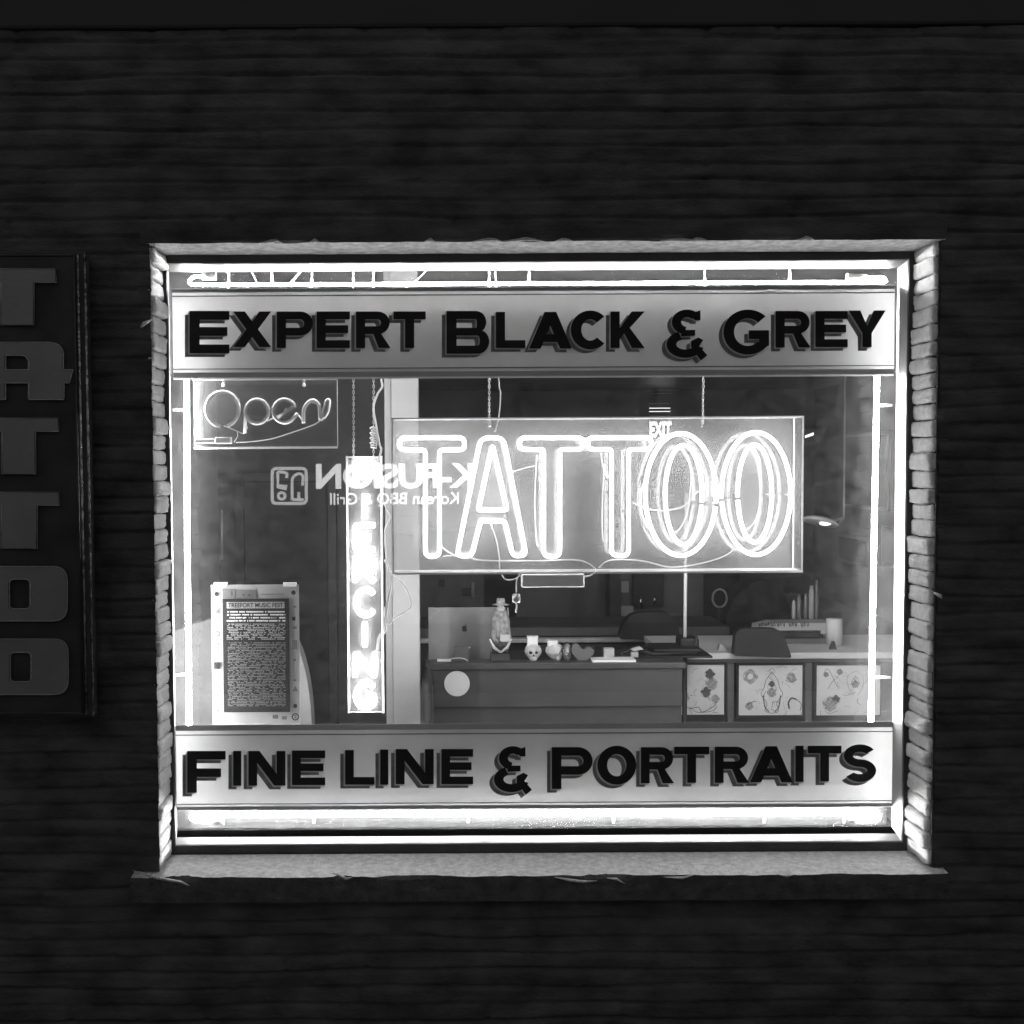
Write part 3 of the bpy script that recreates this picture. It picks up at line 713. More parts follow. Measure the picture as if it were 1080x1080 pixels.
kb.build('cord_bundle', M['wire'], pg)
wire_mb([(399,486),(404,505),(405,530),(411,545),(406,560),(408,590),(412,603),(421,611),(427,618),(434,637),(428,645),(416,652),(410,658),(406,650),(406,640)], PY-.004, .0026).build('power_cord', M['wire'], pg)
wire_mb([(406,590),(410,600),(412,618),(408,640),(406,665),(400,672),(396,700)], PY+.03, .005).build('power_cord', M['wire'], pg)

# ------------------------------------------------------------------ unlit Open sign
OY = .40
og = thing('open_neon_sign', P(278, 472, OY), 'unlit glass script sign reading Open on a clear rectangular panel', 'neon sign')
xa, xb, za, zb = P(203,436,OY).x, P(355,436,OY).x, P(278,471,OY).z, P(278,400.5,OY).z
MB().bbox((xa,OY+.02,za),(xb,OY+.024,zb), .0008).build('panel', M['acro'], og)
MB().bbox((xa,OY+.014,za-.007),(xb,OY+.027,za), .001).bbox((xa,OY+.016,zb),(xb,OY+.026,zb+.004), .001).bbox((xb,OY+.017,za),(xb+.002,OY+.025,zb), .0005).build('panel_edge', M['edge'], og)
def olet(paths):
    mb = MB()
    for p in paths: mb.tube(P3(p, OY), .0064, 10)
    mb.build('glass_letter', M['unlit'], og)
olet([ell(234.7,431.5,17.5,18.5,-75,262,36)])
olet([[(258.3,457)]+ell(271,434,12.2,12.6,178,-178,30)[:1]+ell(271,434,12.2,12.6,170,-160,30)])
olet([[(x,y) for x,y in [(293,441),(300,436),(308,430)]]+ell(300,433.5,12,12.3,25,330,26)+[(314,436)]])
olet([[(v.x, v.y) for v in bez([(320,446.5),(320.5,432),(325,424.5),(331,422.5),(336.5,428),(337.8,443),(341,436),(344,424),(347,422.5),(345.5,434),(341,441)], 50)]])
for x, y in ((217,432.5),(250,422),(259,451),(302,433),(331,423.5)): MB().tube([P(x,y,OY+.02),P(x,y,OY-.004)], .0085, 10).build('tube_clip', M['unlit'], og)
wr = wire_mb([(249,466.5),(262,466),(285,463),(305,457),(328,449),(337,444),(345,436)], OY+.005, .0016); wire_mb([(236,449),(244,452),(255,457),(258,457)], OY+.005, .0016, wr)
wire_mb([(250,454),(250.5,460),(247,466)], OY+.005, .0016, wr); wire_mb([(282,444),(290,440),(296,437)], OY+.008, .0022, wr); wire_mb([(309,440),(313,436),(320,445)], OY+.008, .0022, wr)
wr.build('lead_wire', M['wire'], og)
MB().bbox(P(205,463,OY)+Vector((0,-.004,0)), P(226,467.5,OY)+Vector((0,.015,0)), .002).bbox(P(227,461,OY)+Vector((0,-.008,0)), P(244,468,OY)+Vector((0,.015,0)), .003).build('electrode_box', M['trans'], og)
chain_mb(P(242,278,OY+.025), P(236,404,OY+.012)).build('chain', M['chain'], og)
chain_mb(P(330,278,OY+.025), P(320.5,404,OY+.012)).build('chain', M['chain'], og)
for x in (235.3, 320.7): MB().ball(P(x,406,OY+.012), .0065).build('chain_hook', M['elec'], og)
for pts, r_, lb in (([(259,278),(264,284),(270,296),(272,302)], .002, 'thin curved wire in the top gap near the left electrode'),
    ([(324,278),(318,285),(308,297),(304,302)], .0038, 'thick slanted pale cable in the top gap left of the open sign chain'),
    ([(455,278),(447,288),(436,298),(428,303)], .002, 'thin slanted wire in the top gap left of the TATTOO sign chain')):
    tag(wire_mb(pts, .44, r_).build('loose_wire', M['wire']), lb, 'wire', 'loose wires above the upper banner')

# ------------------------------------------------------------------ poster
QY = .44
po = thing('festival_poster', P(271, 763, QY), 'white bordered festival poster with dense black print standing at lower left', 'poster')
def qbox(mb, x0, y0, x1, y1, Y, d, mi=0, r=.0006): a, c_ = P(x0,y0,Y), P(x1,y1,Y); return mb.bbox((a.x,Y,c_.z),(c_.x,Y+d,a.z), r, mi)
qbox(MB(), 234.5,631.5,306,751, QY-.002, .0015).build('black_panel', M['black'], po)
qbox(MB(), 239,635,300,641.5, QY-.004, .0015).build('title_bar', M['silver'], po)
a, c_ = P(240.5,640.8,QY-.0045), P(298.5,635.7,QY-.0045); fit_text('TREEFORT MUSIC FEST', (a.x,a.z), (c_.x,c_.z), QY-.0045, .02).build('title_text', M['black'], po)
def printrows(x0_, x1_, ys, h_, w0, w1, fill, m, name):
    mb = MB()
    for y in ys:
        x = x0_+random.uniform(0, 1)
        while x < x1_-w0:
            w_ = random.uniform(w0, w1); w_ = min(w_, x1_-x)
            if random.random() < fill:
                a, c_ = P(x,y,QY-.0036), P(x+w_*.86,y+h_*random.uniform(.75,1),QY-.0036)
                mb.add([(a.x,QY-.0036,c_.z),(c_.x,QY-.0036,c_.z),(c_.x,QY-.0036,a.z),(a.x,QY-.0036,a.z)], [(0,1,2,3)])
            x += w_
    mb.build(name, m, po)
printrows(239, 301, (644.5,647.6,650.8,654), 1.7, .7, 1.5, .86, M['white'], 'print_line')
printrows(239, 301, [657.8+k*1.75 for k in range(10)], 1.05, .8, 2.6, .74, M['silver'], 'print_block')
printrows(240, 301.5, [677.6+k*1.62 for k in range(42)], .8, .8, 2.8, .78, mat('small_print_ink', .2), 'print_block')

mb = MB(); qbox(mb, 222.5,617,316.5,764, QY, .006, 2)
for (x,y,k,s_) in ((228.5,626.5,'o',2.4),(229,637,'d',.9),(227.5,645,'b',3),(229,668.5,'c',2.6),(229.5,680,'l',1.5),(229,702,'B',3.6),(230,716.5,'l',1),(230,734,'d',1),(230,742.5,'d',.6),(230,749.5,'b',1.4),(228.5,756,'d',.8),(232,758,'d',.8),
    (240,626,'w',3.5),(257,627.5,'d',1),(263,627.5,'d',1),(309.5,625,'o',2.4),(310,652.5,'B',2),(311,640,'b',1.6),(311,662,'b',2),(310.5,680,'f',3),(311,696,'d',1.2),(311,717.5,'b',1.6),(311.5,726,'t',3),(311.5,744.5,'o',2.2),(290.5,756,'h',3),(300,757,'w',2.6),(311.5,756,'O',4)):
    Yk = QY-.0022
    if k in 'oO': mb.poly(ell(x,y,s_,s_,0,360,12), [], Yk, .0012, 0); 
    elif k == 'd': mb.poly(ell(x,y,s_,s_*.8,0,360,8), [], Yk, .0012, 0)
    elif k == 'b': qbox(mb, x-s_,y-s_*.6,x+s_,y+s_*.6, Yk-.001, .0012, 1)
    elif k == 'B': qbox(mb, x-s_,y-s_,x+s_*.8,y+s_, Yk-.001, .0012, 0)
    elif k == 'c': mb.tube(P3(ell(x,y,s_,s_,0,360,14), Yk), .0009, 5, 0, closed=True)
    elif k == 'l': mb.tube(P3([(x-s_*.6,y+s_),(x+s_*.6,y-s_)], Yk), .0010, 5)
    elif k in 'wfh': qbox(mb, x-s_,y-s_*(1.6 if k == 'f' else .7),x+s_,y+s_*(1.6 if k == 'f' else .7), Yk-.001, .0012, 1)
    elif k == 't': mb.poly([(x-s_,y+s_),(x,y-s_),(x+s_,y+s_)], [], Yk, .0012, 1)
qbox(mb, 234.5,621,248,631, QY-.0018, .001, 1); qbox(mb, 249,622,270,631, QY-.0014, .001, 1)
for i in range(16): qbox(mb, 275+i*1.5,626,276+i*1.5,627.6, QY-.0022, .001, 1)
mb.poly(ell(311.5,756,2.6,2.6,0,360,14), [ell(311.5,756,1.7,1.7,0,360,12)], QY-.0036, .0005, 2); qbox(mb, 309.7,755.6,313.3,756.6, QY-.0042, .001, 2)
mb.build('sheet', [M['black'], M['mid'], M['poster']], po)
for x0_ in (225.5, 298.5): qbox(MB(), x0_,614.5,x0_+14,618.5, QY-.002, .012, 0, .001).build('clip', M['elec'], po)

# ------------------------------------------------------------------ interior
ZF, ZC = 0.0, 2.78
RXL, RXR, RYB = -1.55, 5.0, 11.6
def struct(name, mb, m): return tag(mb.build(name, m), kind='structure')
struct('floor', MB().box((-4.5,.25,-.12),(RXR+.2,RYB+.2,ZF)), M['floor'])
struct('ceiling', MB().box((-4.5,.311,ZC),(RXR+.2,RYB+.2,ZC+.15)), M['ceil'])
struct('back_wall', MB().box((-4.5,RYB,0),(RXR+.2,RYB+.2,ZC)), M['room'])
struct('right_wall', MB().box((RXR,.311,0),(RXR+.2,RYB,ZC)), M['room'])
colx0, colx1 = P(413.5,560,1.25).x, P(442,560,1.25).x
struct('partition_wall', MB().bbox((colx0,1.25,0),(colx1,1.36,ZC-.002), .004).bbox((colx0-.03,1.27,0),(colx0-.001,1.35,ZC-.002), .003), mat('column_paint', .26, .7, .3, var=.08, scale=5))
# left booth
struct('left_wall', MB().box((-1.42,.312,0),(-1.32,3.2,ZC-.002)), M['mid'])
struct('booth_back_wall', MB().box((-1.319,3.0,0),(colx0-.002,3.1,ZC-.002)), M['dark2'])
dr = thing('inner_door', P(300,760,2.95), 'dark flush door in the booth behind the poster', 'door')
MB().bbox(P(257,508,2.95)+Vector((0,0,0)), P(345,508,2.95)*1+Vector((0,.04,-P(345,508,2.95).z+.01)), .004).build('leaf', M['dark'], dr)
e = MB(); a = P(257,508,2.94); c_ = P(345,508,2.94)
e.bbox((a.x-.05,2.93,0),(a.x-.001,2.99,a.z+.05), .003).bbox((c_.x+.001,2.93,0),(c_.x+.05,2.99,a.z+.05), .003).bbox((a.x,2.93,a.z+.001),(c_.x,2.99,a.z+.05), .003)
e.build('door_frame', M['dark2'], dr)
e = MB().tube([P(234,538,2.6), P(234,590,2.6)], .006, 8)
tag(e.build('hanging_rod', M['alu']), 'thin pale rod hanging in the dark left booth', 'rod')
# big pale lounge chair behind the poster
ch = thing('lounge_chair', P(258,900,1.0), 'big pale chair with rounded back behind the festival poster', 'chair')
oc = rpath([(176,668),(205,656),(240,646),(285,648,20),(316,668,24),(330,720,30),(334,800,10),(334,905,3),(176,905,3)], 8, True)
MB().poly(oc, [], 1.02, .10).build('backrest', M['chairf'], ch)
a = P(180,850,.93); c_ = P(332,850,.93); MB().bbox((a.x,.55,.25),(c_.x,.91,.42), .04, 0, 4).build('seat', M['chairf'], ch)
for i in (0,1):
    for j in (0,1): MB().tube([(a.x+.05+i*(c_.x-a.x-.1), .6+j*.38, 0), (a.x+.05+i*(c_.x-a.x-.1), .6+j*.38, .27)], .018, 10).build('leg', M['alu'], ch)

# reception counter
CY = 1.55
def px0(px, Y): return P(px, 600, Y).x
ct = thing('reception_counter', (px0(590,CY), CY, 0), 'grey reception counter with a round white sticker', 'counter')
ctz = P(590,698,CY).z; cxa, cxb = px0(457,CY), px0(719.5,CY)
MB().bbox((cxa,CY,.12),(cxb,CY+.03,P(590,745,CY).z+0), .003).bbox((cxa-.0,CY-.016,P(590,745,CY).z+.001),(cxb,CY+.029,ctz-.03), .003).build('front_panel', M['panel'], ct)
MB().bbox((cxa-.04,CY-.03,ctz-.029),(cxb+.015,CY+.085,ctz), .004).build('ledge', M['panel'], ct)
MB().bbox((cxa-.04,CY+.086,ctz-.10),(cxb+.015,CY+.75,ctz-.07), .004).build('desktop', M['panel'], ct)
MB().bbox((cxa-.035,CY-.012,.0),(cxa-.001,CY+.72,ctz-.101), .003).build('side_panel', M['mid'], ct)
MB().bbox((cxb-.02,CY+.031,.0),(cxb+.0,CY+.72,ctz-.101), .003).build('side_panel', M['dark2'], ct)
p = P(482,721,CY-.018); mb = MB(); mb.lathe([(.0575,0),(.0575,.003)], n=36); mb.v = [(p.x+v[0], CY-.0165-v[2], p.z+v[1]) for v in mb.v]
mb.sm = [False]*len(mb.f); mb.build('round_sticker', M['white'], ct)
ch = thing('side_chair', (px0(449,CY-.3),CY-.3,0), 'dark round armed chair tucked between the column and the counter', 'chair')
MB().tube([(px0(447,CY-.35),CY-.35,0),(px0(447,CY-.35),CY-.35,P(449,726,CY-.35).z)], .014, 10).build('leg', M['dark2'], ch)
MB().tube([(px0(451,CY-.35),CY-.35,0.1),(px0(449.5,CY-.35),CY-.35,P(449,724,CY-.35).z),(px0(449.5,CY-.2),CY-.1,P(449,720,CY-.35).z)], .022, 12).build('arm', M['dark'], ch)

# laptop on the counter
LYp = CY+.20
zc = ctz-.07
lp = thing('laptop', (px0(490,LYp),LYp,zc), 'open grey laptop seen from behind on the reception counter', 'laptop')
la, lb = px0(451.5,LYp), px0(533,LYp); lh = P(490,640.5,LYp).z
MB().bbox((la,LYp-.24,zc+.001),(lb,LYp,zc+.012), .003).build('base', M['alu'], lp) if False else MB().bbox((la,LYp,zc+.001),(lb,LYp+.24,zc+.014), .004).build('base', M['alu'], lp)
bm_ = MB().bbox((la,LYp-.006,zc+.012),(lb,LYp,lh), .004, 0, 3); bm_.build('lid', M['alu'], lp)
def apple():
    o = [(0,-.62),(.25,-.72),(.55,-.62),(.72,-.4),(.52,-.15),(.55,.18),(.78,.38),(.6,.8),(.35,1.0),(.0,.92),(-.35,1.0),(-.62,.75),(-.8,.25),(-.74,-.3),(-.45,-.66)]
    return o
mb = MB(); cx, cy = 490, 661.5
mb.poly([(cx+v.x*3.4, cy+1+v.y*3.6) for v in bez(apple()+[apple()[0]], 60)][:-1], [], LYp-.0065, .0008)
mb.poly([(cx+v[0]*3.4, cy+1+v[1]*3.6) for v in [(.05,-.75),(.12,-1.15),(.5,-1.4),(.42,-.98)]], [], LYp-.0065, .0008)
mb.build('logo', M['dark'], lp)
MB().ball((px0(459,LYp-.01),LYp-.008,P(459,643,LYp).z), (.009,.004,.009)).build('sticker', M['silver'], lp)
# phone charger items
zc = ctz
CF = CY+.03
tb = thing('small_stand', (px0(488,CF),CF,zc), 'small grey stand leaning in front of the laptop', 'stand')
MB().poly([(477,697),(480,682),(494,680),(494,697)], [], CF+.035, .012).build('plate', M['mid'], tb)
MB().tube(P3([(492,697),(493,684),(496,682.5)], CF+.03), .0025, 8).build('prop', M['wire'], tb)
w_ = MB().tube(bez(P3([(463,698),(470,696.5),(477,694.5),(486,694),(492,696),(496,699.5)], CF), 24), .002, 6)
qbox(w_, 461,696.8,476,699.6, CF-.006, .05, 0, .002)
tag(w_.build('charging_cable', M['wire']), 'white charger with short cable lying on the counter', 'cable')

# figurine in a wide hat
FYg = CY+.05
fg = thing('robed_figurine', (px0(528,FYg),FYg,zc), 'carved robed figurine in a brimmed hat standing on the counter', 'figurine')
fs_ = 1/ (1170/(FYg-CAMP.y)); fx = px0(528,FYg); fz = lambda y: P(528,y,FYg).z
MB().bbox((px0(517,FYg),FYg-.035,zc),(px0(537,FYg),FYg+.035,fz(688)), .004).bbox((px0(518.5,FYg),FYg-.028,fz(688)+.001),(px0(535.5,FYg),FYg+.028,fz(680)), .006).build('base', M['dark2'], fg)
mb = MB(); mb.lathe([(.034,0),(.038,.03),(.040,.07),(.038,.11),(.033,.14),(.024,.158),(.012,.166)], (fx,FYg,fz(680)), 40, 0, 1, .75, lambda a, z: 1+.09*math.sin(a*9+z*14)+.04*math.sin(a*17))
mb.build('robe', M['fig'], fg)
mb = MB()
for s_ in (-1,1): mb.tube([(fx+s_*.030,FYg-.01,fz(663)),(fx+s_*.036,FYg-.028,fz(672)),(fx+s_*.012,FYg-.040,fz(676))], [.011,.012,.009], 10)
mb.build('sleeve', M['fig'], fg)
qbox(MB(), 527.5,669.5,538,677, FYg-.05, .012, 0, .002).build('book', M['bone'], fg)
mb = MB()
for s_ in (-1,1): mb.tube(P3([(528+s_*11.5,674),(528+s_*7,683),(528,688)], FYg-.045), [.004,.007,.005], 8)
mb.build('drape', M['bone'], fg)
MB().ball((fx,FYg-.002,fz(642)), (.0165,.017,.021), 0, 3, lambda v: Vector((v.x*(1-.25*max(0,-v.z)), v.y-.06*max(0,-v.z), v.z))).ball((fx,FYg-.020,fz(642.5)), (.003,.004,.005)).ball((fx-.006,FYg-.0165,fz(641)), .0026).ball((fx+.006,FYg-.0165,fz(641)), .0026).build('head', M['bone'], fg)
MB().lathe([(.001,0),(.038,.0),(.039,.003),(.020,.006),(.019,.022),(.0175,.030),(.001,.031)], (fx,FYg,fz(638)), 28, 0, 1, .8).build('hat', M['fig'], fg)
MB().tube(P3([(535.5,641),(536.6,655),(536.4,670)], FYg+.005), .0028, 8).build('staff', M['bone'], fg)

# skulls
def skull(px, rot, label, w=18):
    sz = w/ (1170/(FYg-CAMP.y)); t = thing('skull_ornament', (px0(px,FYg),FYg,zc), label, 'skull', 'small skulls on the reception counter')
    t.rotation_euler.z = rot
    def fn(v):
        v = v.normalized(); x, y, z = v
        r = 1.0
        if z < -.1: k = min(1, (-.1-z)/.6); v = Vector((x*(1-.22*k), y*(1-.22*k)-(.06*k), z))
        r = v.length
        for sx in (-1,1):
            d = Vector((x-sx*.36, (y+.86)*.8, z+.04)).length
            if d < .27: v = v*(1-.38*(1-(d/.27)**2)**.7)
        d = Vector((x, (y+.93), (z+.34)*.8)).length
        if d < .15: v = v*(1-.28*(1-d/.15))
        d = abs(z+.62)
        if y < -.35 and d < .05: v = v*.93
        if y < -.3 and -.85 < z < -.4: v = v*(1-.03*(1+math.sin(x*34)))
        return v
    mb = MB(); c0 = t.location; s2 = sz/2
    mb.ball((c0.x,c0.y,c0.z+s2*1.02), (s2,s2*1.12,s2*1.02), 0, 5, fn)
    # jaw block
    mb.lathe([(s2*.30,0),(s2*.44,.004),(s2*.50,s2*.35),(s2*.52,s2*.55)], (c0.x,c0.y-s2*.42,c0.z), 20, 0, 1, .8)
    mb.build('skull', M['bone'], t)
    so = MB()
    for sx in (-1,1): so.ball((c0.x+sx*s2*.36,c0.y-s2*.70,c0.z+s2*1.0), (s2*.25,s2*.14,s2*.21))
    so.ball((c0.x,c0.y-s2*.84,c0.z+s2*.68), (s2*.09,s2*.06,s2*.13)); so.build('eye_socket', M['dark'], t)
    return t
skull(562, 0, 'small pale skull facing the street beside the robed figurine'); skull(585, R(62), 'small pale skull turned sideways beside the spoked wheel')
def topbox(px, w, y0, y1, label, rz=0):
    a, c_ = P(px-w/2,y0,FYg), P(px+w/2,y1,FYg); 
    mb = MB().bbox((a.x,FYg-.018,c_.z),(c_.x,FYg+.018,a.z), .002); mb.bbox((a.x-.001,FYg-.019,a.z-.008),(c_.x+.001,FYg+.019,a.z+.001), .001)
    tag(mb.build('card_box', M['white']), label, 'box', 'small boxes on the skulls')
topbox(561.5, 11, 671, 681.5, 'small white box on the skull that faces the street'); topbox(582.5, 10, 675.5, 681, 'low white box on the skull turned sideways')
t = thing('spoked_wheel', (px0(597.5,CY+.03),CY+.03,zc), 'small dark spoked wheel ornament beside the sideways skull', 'ornament')
mb = MB(); wc = P(598,687.5,CY+.03); rr = .042
mb.tube([wc+Vector((rr*.55*math.cos(a),rr*.5*math.cos(a),rr*math.sin(a))) for a in [2*math.pi*k/24 for k in range(24)]], .0035, 6, closed=True); mb.build('rim', M['dark'], t)
mb = MB()
for k in range(8): a = k*math.pi/8; mb.tube([wc-Vector((rr*.55*math.cos(a),rr*.5*math.cos(a),rr*math.sin(a))), wc+Vector((rr*.55*math.cos(a),rr*.5*math.cos(a),rr*math.sin(a)))], .0018, 5)
mb.ball(wc, .009).build('spoke', M['bone'], t)
HY = CY+.07
tag(MB().poly([(v.x, v.y) for v in bez([(613,699),(603,688),(603,680),(608,678),(614,684),(620,681),(626,686),(621,693),(613,699)], 40)][:-1], [], HY, .03).build('heart_ornament', M['mid']), 'grey heart shaped ornament behind the spoked wheel', 'ornament')
tag(qbox(MB(), 637,684,648,697, HY, .04, 0, .002).build('card_holder', M['silver']), 'small pale card holder standing at the middle of the counter', 'holder')
tag(qbox(MB(), 625,696.4,671,698.6, CY-.02, .09, 0, .002).build('paper_tray', M['white']), 'thin white tray lying on the counter edge', 'tray')
lm = thing('desk_lamp', P(668,697,CY+.1), 'dark jointed desk lamp folded low at the counter right end', 'lamp')
mb = MB().tube(P3([(668,697),(655,689),(668,684)], CY+.1), .006, 8).tube(P3([(668,684),(690,690),(735,688)], CY+.1), .008, 8); mb.build('arm', M['dark'], lm)
MB().poly([(664,684),(674,681),(678,684),(668,686)], [], CY+.09, .02).build('shade', M['silver'], lm)
qbox(MB(), 666,687.5,673.5,693.5, CY+.08, .03, 0, .003).build('base', M['silver'], lm)
a = P(718,686,CY+.3); 
tag(MB().bbox(P(672,690,CY+.2)+Vector((0,0,-.02)), P(752,692,CY+.2)+Vector((0,.3,0)), .006).bbox(P(690,688,CY+.22), P(740,684.5,CY+.22)+Vector((0,.2,0)), .006).build('keyboard_tray', M['dark']), 'low black equipment slab at the right end of the counter', 'equipment')

# floor lamp pole under the TATTOO sign
fl = thing('upright_pole', (px0(722,1.9),1.9,0), 'thin bright upright pole below the TATTOO sign', 'pole')
MB().tube([(px0(722.5,1.9),1.9,P(722,690,1.9).z),(px0(723.5,1.9),1.9,P(722,520,1.9).z)], .0085, 12).build('shaft', M['white'], fl)
MB().bbox((px0(716,1.9),1.86,ctz+.002),(px0(736,1.9),1.98,P(722,672,1.9).z), .01).bbox((px0(731,1.9),1.85,ctz+.002),(px0(734,1.9),1.855,P(722,668,1.9).z), .002).build('clamp', M['dark'], fl)
MB().tube([(px0(722.5,1.9),1.9,0.0),(px0(722.5,1.9),1.9,P(722,690,1.9).z-.001)], .012, 12).build('post', M['dark2'], fl)

# low cabinet with three framed flash sheets
KY = 2.05
cb = thing('low_cabinet', (px0(820,KY),KY,0), 'long low cabinet behind the three framed drawings', 'cabinet')
kz = P(820,687.5,KY).z; ka, kb_ = px0(700,KY), px0(1010,KY)
MB().bbox((ka,KY+.03,.0),(kb_,KY+.5,P(820,699,KY).z), .003).build('body', M['dark2'], cb)
MB().bbox((ka,KY-.03,P(820,694,KY).z),(kb_,KY+.55,kz), .004).build('top', M['pale'], cb)
MB().bbox((ka,KY+.0,P(820,699,KY).z+.001),(kb_,KY+.5,P(820,694,KY).z-.001), .002).build('top_edge', M['mid'], cb)
for pxx in (771,853.5): MB().bbox((px0(pxx-3.5,KY),KY-.005,.0),(px0(pxx+3.5,KY),KY+.029,P(820,699,KY).z-.001), .003).build('post', M['mid'], cb)
def art(x0_, x1_, y0_, y1_, label, kind):
    t = thing('framed_drawing', P((x0_+x1_)/2, y1_, KY), label, 'picture', 'framed drawings along the low cabinet')
    Yf = KY-.01
    a, c_ = P(x0_,y0_,Yf), P(x1_,y1_,Yf); w2 = .012
    f = MB(); f.bbox((a.x,Yf,c_.z),(a.x+w2,Yf+.02,a.z), .001).bbox((c_.x-w2,Yf,c_.z),(c_.x,Yf+.02,a.z), .001).bbox((a.x+w2,Yf+.0005,a.z-w2),(c_.x-w2,Yf+.0195,a.z), .001).bbox((a.x+w2,Yf+.0005,c_.z),(c_.x-w2,Yf+.0195,c_.z+w2), .001)
    f.build('frame', M['dark'], t)
    MB().box((a.x+w2,Yf+.008,c_.z+w2),(c_.x-w2,Yf+.014,a.z-w2)).build('sheet', M['paper'], t)
    sx = (x1_-x0_)/70; ox, oy = x0_, y0_; Yd = Yf+.0075
    ink = MB()
    def T(p): return (ox+p[0]*sx, oy+p[1])
    def line(pts, r=.0011, mi=0, cl=False): ink.tube(bez(P3([T(p) for p in pts], Yd), 8*len(pts)), r, 5, mi)
    def ros(cx, cy, rr, mi=1):
        ink.poly([T((cx+math.cos(a)*rr*(1+.22*math.sin(5*a+cx)), cy+math.sin(a)*rr*(1+.2*math.cos(4*a)))) for a in [k*math.pi/12 for k in range(24)]], [], Yd, .0004, mi)
        for q in range(3):
            line([(cx+math.cos(a)*rr*(1.05-.3*q), cy+math.sin(a)*rr*(1.0-.3*q)+random.uniform(-.6,.6)) for a in [q+k*.8 for k in range(8)]], .0008, 0)
    if kind == 1:
        ros(22,14,5.5); ros(20,27,7); ros(25,36,5); ros(52,12,5,0); ros(54,22,6); ros(48,31,5,0); ros(58,38,4)
        line([(24,42),(30,48),(40,47),(44,52),(56,46),(60,40)], .0018); line([(30,46),(38,52),(54,51),(60,46)], .0014); ros(16,42,3)
    elif kind == 2:
        ros(14,14,7); ink.poly([T((14+3*math.cos(a),14+3*math.sin(a))) for a in [k*math.pi/8 for k in range(16)]], [], Yd-.0008, .0004, 2)
        for s_ in (-1,1):
            line([(36,9),(36+s_*6,18),(36+s_*8,26),(36+s_*11,33),(36+s_*5,42),(36+s_*7,50),(36,53)], .0014)
            line([(36+s_*9,34),(36+s_*7,46),(36+s_*3,51)], .003); line([(36,20),(36+s_*4,24),(36+s_*3,30),(36,34)], .0008); line([(36,5),(36+s_*3,8),(36,12)], .0009)
        ros(36,22,3,0); ros(36,31,4.5); line([(41,5),(46,3),(52,5)], .0008); line([(56,8),(62,5)], .0008)
        ros(56,15,4.5); line([(50,18),(56,20),(62,17)], .0018); ros(13,45,4); line([(10,44),(16,41),(20,40)], .0018)
        line([(54,48),(53,42),(56,37),(61,38)], .0042); line([(61,38),(66,43),(65,50)], .0032, 1); line([(66,52),(66.5,56)], .0012)
    else:
        line([(10,10),(13,6),(17,11),(21,20),(25,27)], .0011); line([(28,8),(24,14),(18,20),(14,27)], .0011); ros(26,9,3); ros(12,12,2.5)
        for s_ in (-1,1):
            line([(42,8),(42+s_*8,14),(42+s_*7,26),(42+s_*2,34)], .0012, 1); line([(42,14),(42+s_*4,20),(42+s_*2,26)], .0009)
        ros(42,22,3.5); ros(16,43,7); ros(22,38,4,0); line([(10,50),(16,53),(24,50)], .0011); line([(6,50),(6.5,55)], .0009)
    for q in range(30):
        cx_, cy_ = random.choice([(20,20),(50,20),(36,30),(18,44),(54,44),(36,14),(36,48)]); cx_ += random.gauss(0,4.5); cy_ += random.gauss(0,4.5)
        a_ = random.uniform(0,6.28); l_ = random.uniform(1.5,4)
        if 3 < cx_ < 66 and 4 < cy_ < 54: line([(cx_-l_*math.cos(a_), max(3,cy_-l_*math.sin(a_))),(cx_+random.uniform(-2,2),cy_+random.uniform(-2,2)),(min(67,cx_+l_*math.cos(a_)), min(54,cy_+l_*math.sin(a_)))], random.choice([.0006,.0009,.0013]), random.choice([0,1,1]))
    ink.build('drawing', [M['ink'], M['ink2'], M['paper']], t)
art(697, 766.5, 699, 756.5, 'framed sheet of dark shaded sketches nearest the reception counter', 1)
art(777, 849, 699.5, 757, 'framed sheet with a skull shaped sketch, middle of the row', 2)
art(859, 931, 699.5, 757, 'framed sheet of faint pencil sketches beside the right upright tube', 3)

# things on the cabinet and behind
KZ = kz
def kc(px, Y): return px0(px, Y)
rc = thing('rolling_chair', (kc(797,1.85),1.85,0), 'dark low chair back in front of the cabinet', 'chair')
MB().poly(rpath([(771,690),(773,666,5),(778,661.5,4),(818,661.5,6),(825,672,4),(832,692)], 3, True), [], 1.99, .05).build('backrest', M['dark'], rc)
MB().bbox((kc(772,1.85),1.5,.42),(kc(824,1.85),1.93,.50), .03, 0, 3).build('seat', M['dark'], rc)
MB().tube([(kc(797,1.85),1.72,.06),(kc(797,1.85),1.72,.42)], .025, 12).build('stem', M['chrome'], rc)
mb = MB()
for k in range(5): a = k*2*math.pi/5; mb.tube([(kc(797,1.85),1.72,.08),(kc(797,1.85)+.22*math.cos(a),1.72+.22*math.sin(a),.03)], .014, 8)
mb.build('base', M['dark2'], rc)
cl = MB(); c0 = kc(880.5,KY+.2); cl.lathe([(.030,0),(.040,.0),(.041,.15),(.040,.156),(.002,.156)], (c0,KY+.2,KZ+.001), 28, 0)
z1_ = P(880,652.5,KY+.2).z; cl.v = [(v[0],v[1],KZ+.001+(v[2]-KZ-.001)*(z1_-KZ)/.156) for v in cl.v]
tag(cl.build('white_canister', M['pale']), 'plain white canister at the right end of the cabinet top', 'canister')
tag(qbox(MB(), 820,673,872,686.5, KY+.24, .12, 0, .003).build('storage_box', M['mid']), 'plain grey box on the cabinet top left of the canister', 'box')
tag(qbox(MB(), 815,664.5,866,672.5, KY+.22, .16, 0, .003).build('black_case', M['dark']), 'flat black case between the grey box and the printed carton', 'case')
bx = thing('printed_carton', P(830,664,KY+.22), 'long pale carton with printed lettering lying on the black case', 'box')
